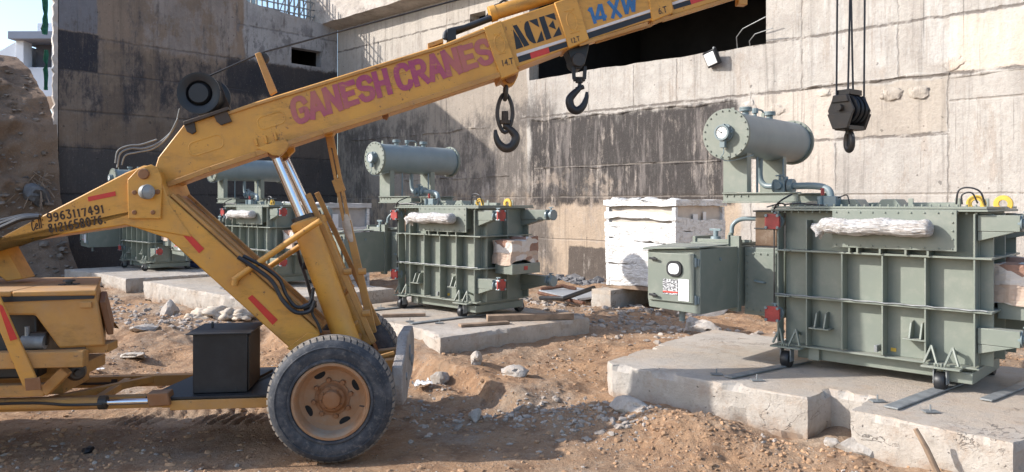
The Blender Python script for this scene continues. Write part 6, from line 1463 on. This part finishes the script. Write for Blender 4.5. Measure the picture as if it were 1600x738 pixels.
rock('rock', 1298, 718, 0.02, .09, .07, .04, 'chunk', 'flat pale stone in the notch of the nearest plinth', 'rock', 31)
rock('rock', 1358, 728, 0.02, .22, .15, .12, 'chunk', 'sandy boulder under the right half of the nearest plinth', 'rock', 33)
rock('rock', 1090, 636, 0.1, .12, .10, .05, 'chunk', 'broken grey stone cluster leader on the spoil in front of the nearest plinth', 'rock', 35)
rock('rock', 265, 487, 0.15, .16, .13, .24, 'chunk', 'pointed tan stone left of the pale sacking', 'rock', 37)
rock('rock', 335, 515, 0.1, .3, .2, .12, 'chunk', 'wide flat stone between the sacking and the bonnet', 'rock', 39)
rock('rock', 225, 520, 0.1, .32, .2, .06, 'chunk', 'flat whitish slab on the earth right of the bonnet', 'rock', 41)
rock('rock', 205, 555, 0.05, .34, .16, .05, 'chunk', 'long flat pale stone below the whitish slab', 'rock', 43)
rock('rock', 138, 703, 0.0, .10, .06, .035, 'black', 'flat dark stone in the shaded earth in front of the crane', 'rock', 45)
rock('rock', 640, 470, 0.3, .28, .2, .14, 'chunk', 'pale rubble lump left of the middle transformer', 'rock', 47)
def bank_rock(px, py, D, rx, ry, rz, label, seed):
    o = rock('rock', 300, 500, 0.1, rx, ry, rz, 'grey_rock', label, 'rock', seed); o.location = pix_d(px, py, D); o.rotation_euler = (.1, .2, .3 + seed)
M['grey_rock'] = plain('dark_grey_rock', (0.15, 0.145, 0.145), 0.9, var=0.3)
bank_rock(56, 302, 23.6, .50, .4, .36, 'large grey rock in the face of the soil bank', 51)
bank_rock(18, 286, 23.9, .9, .4, .22, 'long grey slab of rock sticking out of the soil bank', 53)
bank_rock(50, 266, 24.2, .42, .35, .26, 'rounded grey rock above the large one in the soil bank', 55)
bank_rock(38, 432, 22.5, .22, .2, .12, 'small grey stone at the foot of the soil bank above the bonnet', 57)
# loose rubble and pebbles nobody could count
def rubble(name, n, area, mat, smin, smax, seed, label, power=2.2):
    rnd = random.Random(seed); rs = np.random.RandomState(seed); bm = bmesh.new(); bmesh.ops.create_icosphere(bm, subdivisions=1, radius=1.0)
    base = np.array([v.co[:] for v in bm.verts]); fs = np.array([[v.index for v in f.verts] for f in bm.faces]); bm.free()
    P = [p for p in (area(rnd) for _ in range(n)) if p is not None]; N = len(P); nb = len(base)
    xy = np.array([p[:2] for p in P]); z = np.array([p[2] for p in P]) if len(P[0]) > 2 else ground_z(xy[:, 0], xy[:, 1])
    s_ = smin + (smax - smin) * rs.rand(N) ** power
    sc_ = np.stack([s_ * rs.uniform(.7, 1.5, N), s_ * rs.uniform(.6, 1.1, N), s_ * rs.uniform(.35, .8, N)], -1)
    V = base[None] * rs.uniform(.62, 1.25, (N, nb, 1)) * sc_[:, None, :]
    a, b = rs.uniform(0, 6.3, N), rs.uniform(-.5, .5, N); ca, sa, cb, sb = np.cos(a)[:, None], np.sin(a)[:, None], np.cos(b)[:, None], np.sin(b)[:, None]
    X, Y, Z = V[..., 0], V[..., 1] * cb - V[..., 2] * sb, V[..., 1] * sb + V[..., 2] * cb
    X, Y = X * ca - Y * sa, X * sa + Y * ca
    V = np.stack([X + xy[:, :1], Y + xy[:, 1:], Z + (z + sc_[:, 2] * .12)[:, None]], -1).reshape(-1, 3)
    Fc = (fs[None] + (np.arange(N) * nb)[:, None, None]).reshape(-1, 3)
    me = bpy.data.meshes.new(name); me.from_pydata(V.tolist(), [], Fc.tolist()); me.materials.append(mat)
    o = bpy.data.objects.new(name, me); col.objects.link(o); o['kind'] = 'stuff'; o['label'] = label; o['category'] = 'rubble'; return o
def inpad(u, v):
    return (-5.5 < u < -1.0 and 6.85 < v < 9.95) or (-11.4 < u < -7.5 and 7.0 < v < 9.95) or (-18.5 < u < -12.9 and 6.8 < v < 10) or (-24.2 < u < -19.5 and 6.8 < v < 10)
def a_all(r):
    y = 6.3 + 14 * r.random() ** 1.6; x = y * r.uniform(-.75, .72)
    if inpad(*to_uv(x, y)) or (abs(x + 1.6) < .75 and 6.6 < y < 9.1): return None
    dn = float(nfbm(np.array([x * 0.7 + 50]), np.array([y * 0.7 + 20]), 3)[0])
    if r.random() > 0.18 + max(0.0, dn + 0.15) * 1.3: return None
    return (x, y)
def a_band(u0, u1, v0, v1):
    def f(r):
        u = r.uniform(u0, u1); v = v0 + (v1 - v0) * (r.random() + r.random()) / 2; q = uv(u, v)
        return None if inpad(u, v) else (q.x, q.y)
    return f
M['pebble'] = plain('pale_pebbles', (0.37, 0.315, 0.265), 0.9, var=0.35, scale=3)
M['bank_stone'] = plain('bank_stones', (0.22, 0.175, 0.14), 0.9, var=0.35, scale=2)
M['clod'] = plain('earth_clods', (0.36, 0.22, 0.125), 0.95, var=0.3, scale=3)
rubble('rubble', 9000, a_all, M['pebble'], .005, .032, 1, 'pale pebbles strewn over the earth', 3.5)
rubble('rubble', 26000, a_all, M['clod'], .006, .038, 2, 'brown clods of earth strewn over the site', 3.0)
rubble('rubble', 420, a_band(-5.9, -4.2, 5.6, 6.9), M['pebble'], .010, .05, 3, 'grey broken stone below the corner of the nearest plinth')
rubble('rubble', 260, a_band(-7.6, -5.8, 4.6, 6.4), M['pebble'], .010, .04, 4, 'grey broken stone on the open ground right of the tyre')
rubble('rubble', 500, a_band(-11.5, -7.4, 9.9, 15.5), M['pebble'], .02, .10, 5, 'pale rubble behind the middle plinth')
rubble('rubble', 320, a_band(-17, -9.6, 16.6, 17.9), M['grey_rock'], .05, .22, 6, 'dark rubble along the foot of the sunlit wall')
rubble('rubble', 1300, a_band(-4.6, -1.5, 5.7, 6.95), M['clod'], .005, .032, 7, 'earth clods under the front of the nearest plinth', 3.5)
rubble('rubble', 220, a_band(-8.2, -5.4, 9.0, 12), M['pebble'], .02, .09, 8, 'broken stone behind the nearest plinth')
rubble('rubble', 260, a_band(-12.9, -11.2, 7.0, 11), M['pebble'], .02, .10, 9, 'broken stone between the middle plinth and the grooved one')
rubble('rubble', 380, a_band(-20, -13, 4.9, 6.8), M['pebble'], .02, .09, 10, 'broken stone below the grooved plinth')
def a_bank(r):
    v = r.uniform(2.0, 7.4); z = r.uniform(0.2, 6.8); u = float(np.interp(z, [0.2, 1.5, 4.4, 5.2, 6.2, 7.0], [-25.1, -26.4, -27.4, -27.8, -29.2, -30.6])); q = uv(u, v); return (q.x, q.y, z - .05)
rubble('rubble', 900, a_bank, M['bank_stone'], .02, .13, 11, 'stones and clods in the face of the soil bank', 2.5)
# worker crouching by the farthest transformer
def person():
    c = pix_z(291, 419, 0.45); 
    me = bpy.data.meshes.new('person')
    J = {'pelvis': (.42, .05, .30), 'waist': (.28, .02, .40), 'chest': (.06, 0, .50), 'neck': (-.10, 0, .52), 'head0': (-.17, -.01, .50), 'head1': (-.27, -.01, .44),
         'kL': (.12, -.12, .16), 'aL': (.46, -.12, .05), 'fL': (.36, -.13, .03), 'kR': (.14, .16, .16), 'aR': (.48, .16, .05), 'fR': (.38, .17, .03),
         'sL': (.02, -.17, .48), 'eL': (-.02, -.24, .26), 'wL': (-.20, -.20, .10), 'hL': (-.28, -.19, .06), 'sR': (.02, .17, .48), 'eR': (-.04, .22, .26), 'wR': (-.22, .14, .10), 'hR': (-.30, .12, .06)}
    rad = dict(pelvis=.13, waist=.12, chest=.14, neck=.06, head0=.085, head1=.07, kL=.075, aL=.05, fL=.04, kR=.075, aR=.05, fR=.04, sL=.06, eL=.045, wL=.032, hL=.03, sR=.06, eR=.045, wR=.032, hR=.03)
    E = [('pelvis','waist'),('waist','chest'),('chest','neck'),('neck','head0'),('head0','head1'),('pelvis','kL'),('kL','aL'),('aL','fL'),('pelvis','kR'),('kR','aR'),('aR','fR'),('chest','sL'),('sL','eL'),('eL','wL'),('wL','hL'),('chest','sR'),('sR','eR'),('eR','wR'),('wR','hR')]
    ks = list(J); me.from_pydata([J[k] for k in ks], [(ks.index(a), ks.index(b)) for a, b in E], [])
    o = bpy.data.objects.new('person', me); col.objects.link(o); o.location = c
    m = o.modifiers.new('skin', 'SKIN')
    for i, k in enumerate(ks): me.skin_vertices[0].data[i].radius = (rad[k], rad[k]); me.skin_vertices[0].data[i].use_root = (k == 'pelvis')
    s = o.modifiers.new('sub', 'SUBSURF'); s.levels = s.render_levels = 2
    me.materials.append(M['skin'])
    tag(o, 'worker in orange shirt and navy trousers crouching beside the farthest transformer', 'person')
    h = MB(); lump(h, (-.235, -.01, .505), .115, .105, .10, 2, 3, .25); h.build('hair', M['hair'], o, smooth=80)
    t = MB(); t.tube([(.36, .04, .37), (.25, .02, .43), (.10, 0, .50), (-.04, 0, .53)], [.15, .155, .18, .10], 16)
    for s_ in (-1, 1): t.tube([(.04, .14 * s_, .50), (.0, .22 * s_, .36), (-.02, .235 * s_, .27)], [.085, .066, .06], 12)
    t.build('shirt', M['shirt'], o, smooth=80)
    t = MB(); t.tube([(.50, .05, .30), (.40, .04, .31), (.30, .03, .39)], [.08, .165, .155], 16)
    for s_, y in ((-1, -.12), (1, .16)): t.tube([(.40, y * .7, .28), (.12, y, .17), (.15, y, .13), (.44, y, .06)], [.125, .095, .088, .062], 12)
    t.build('trousers', M['trousers'], o, smooth=80)
person()
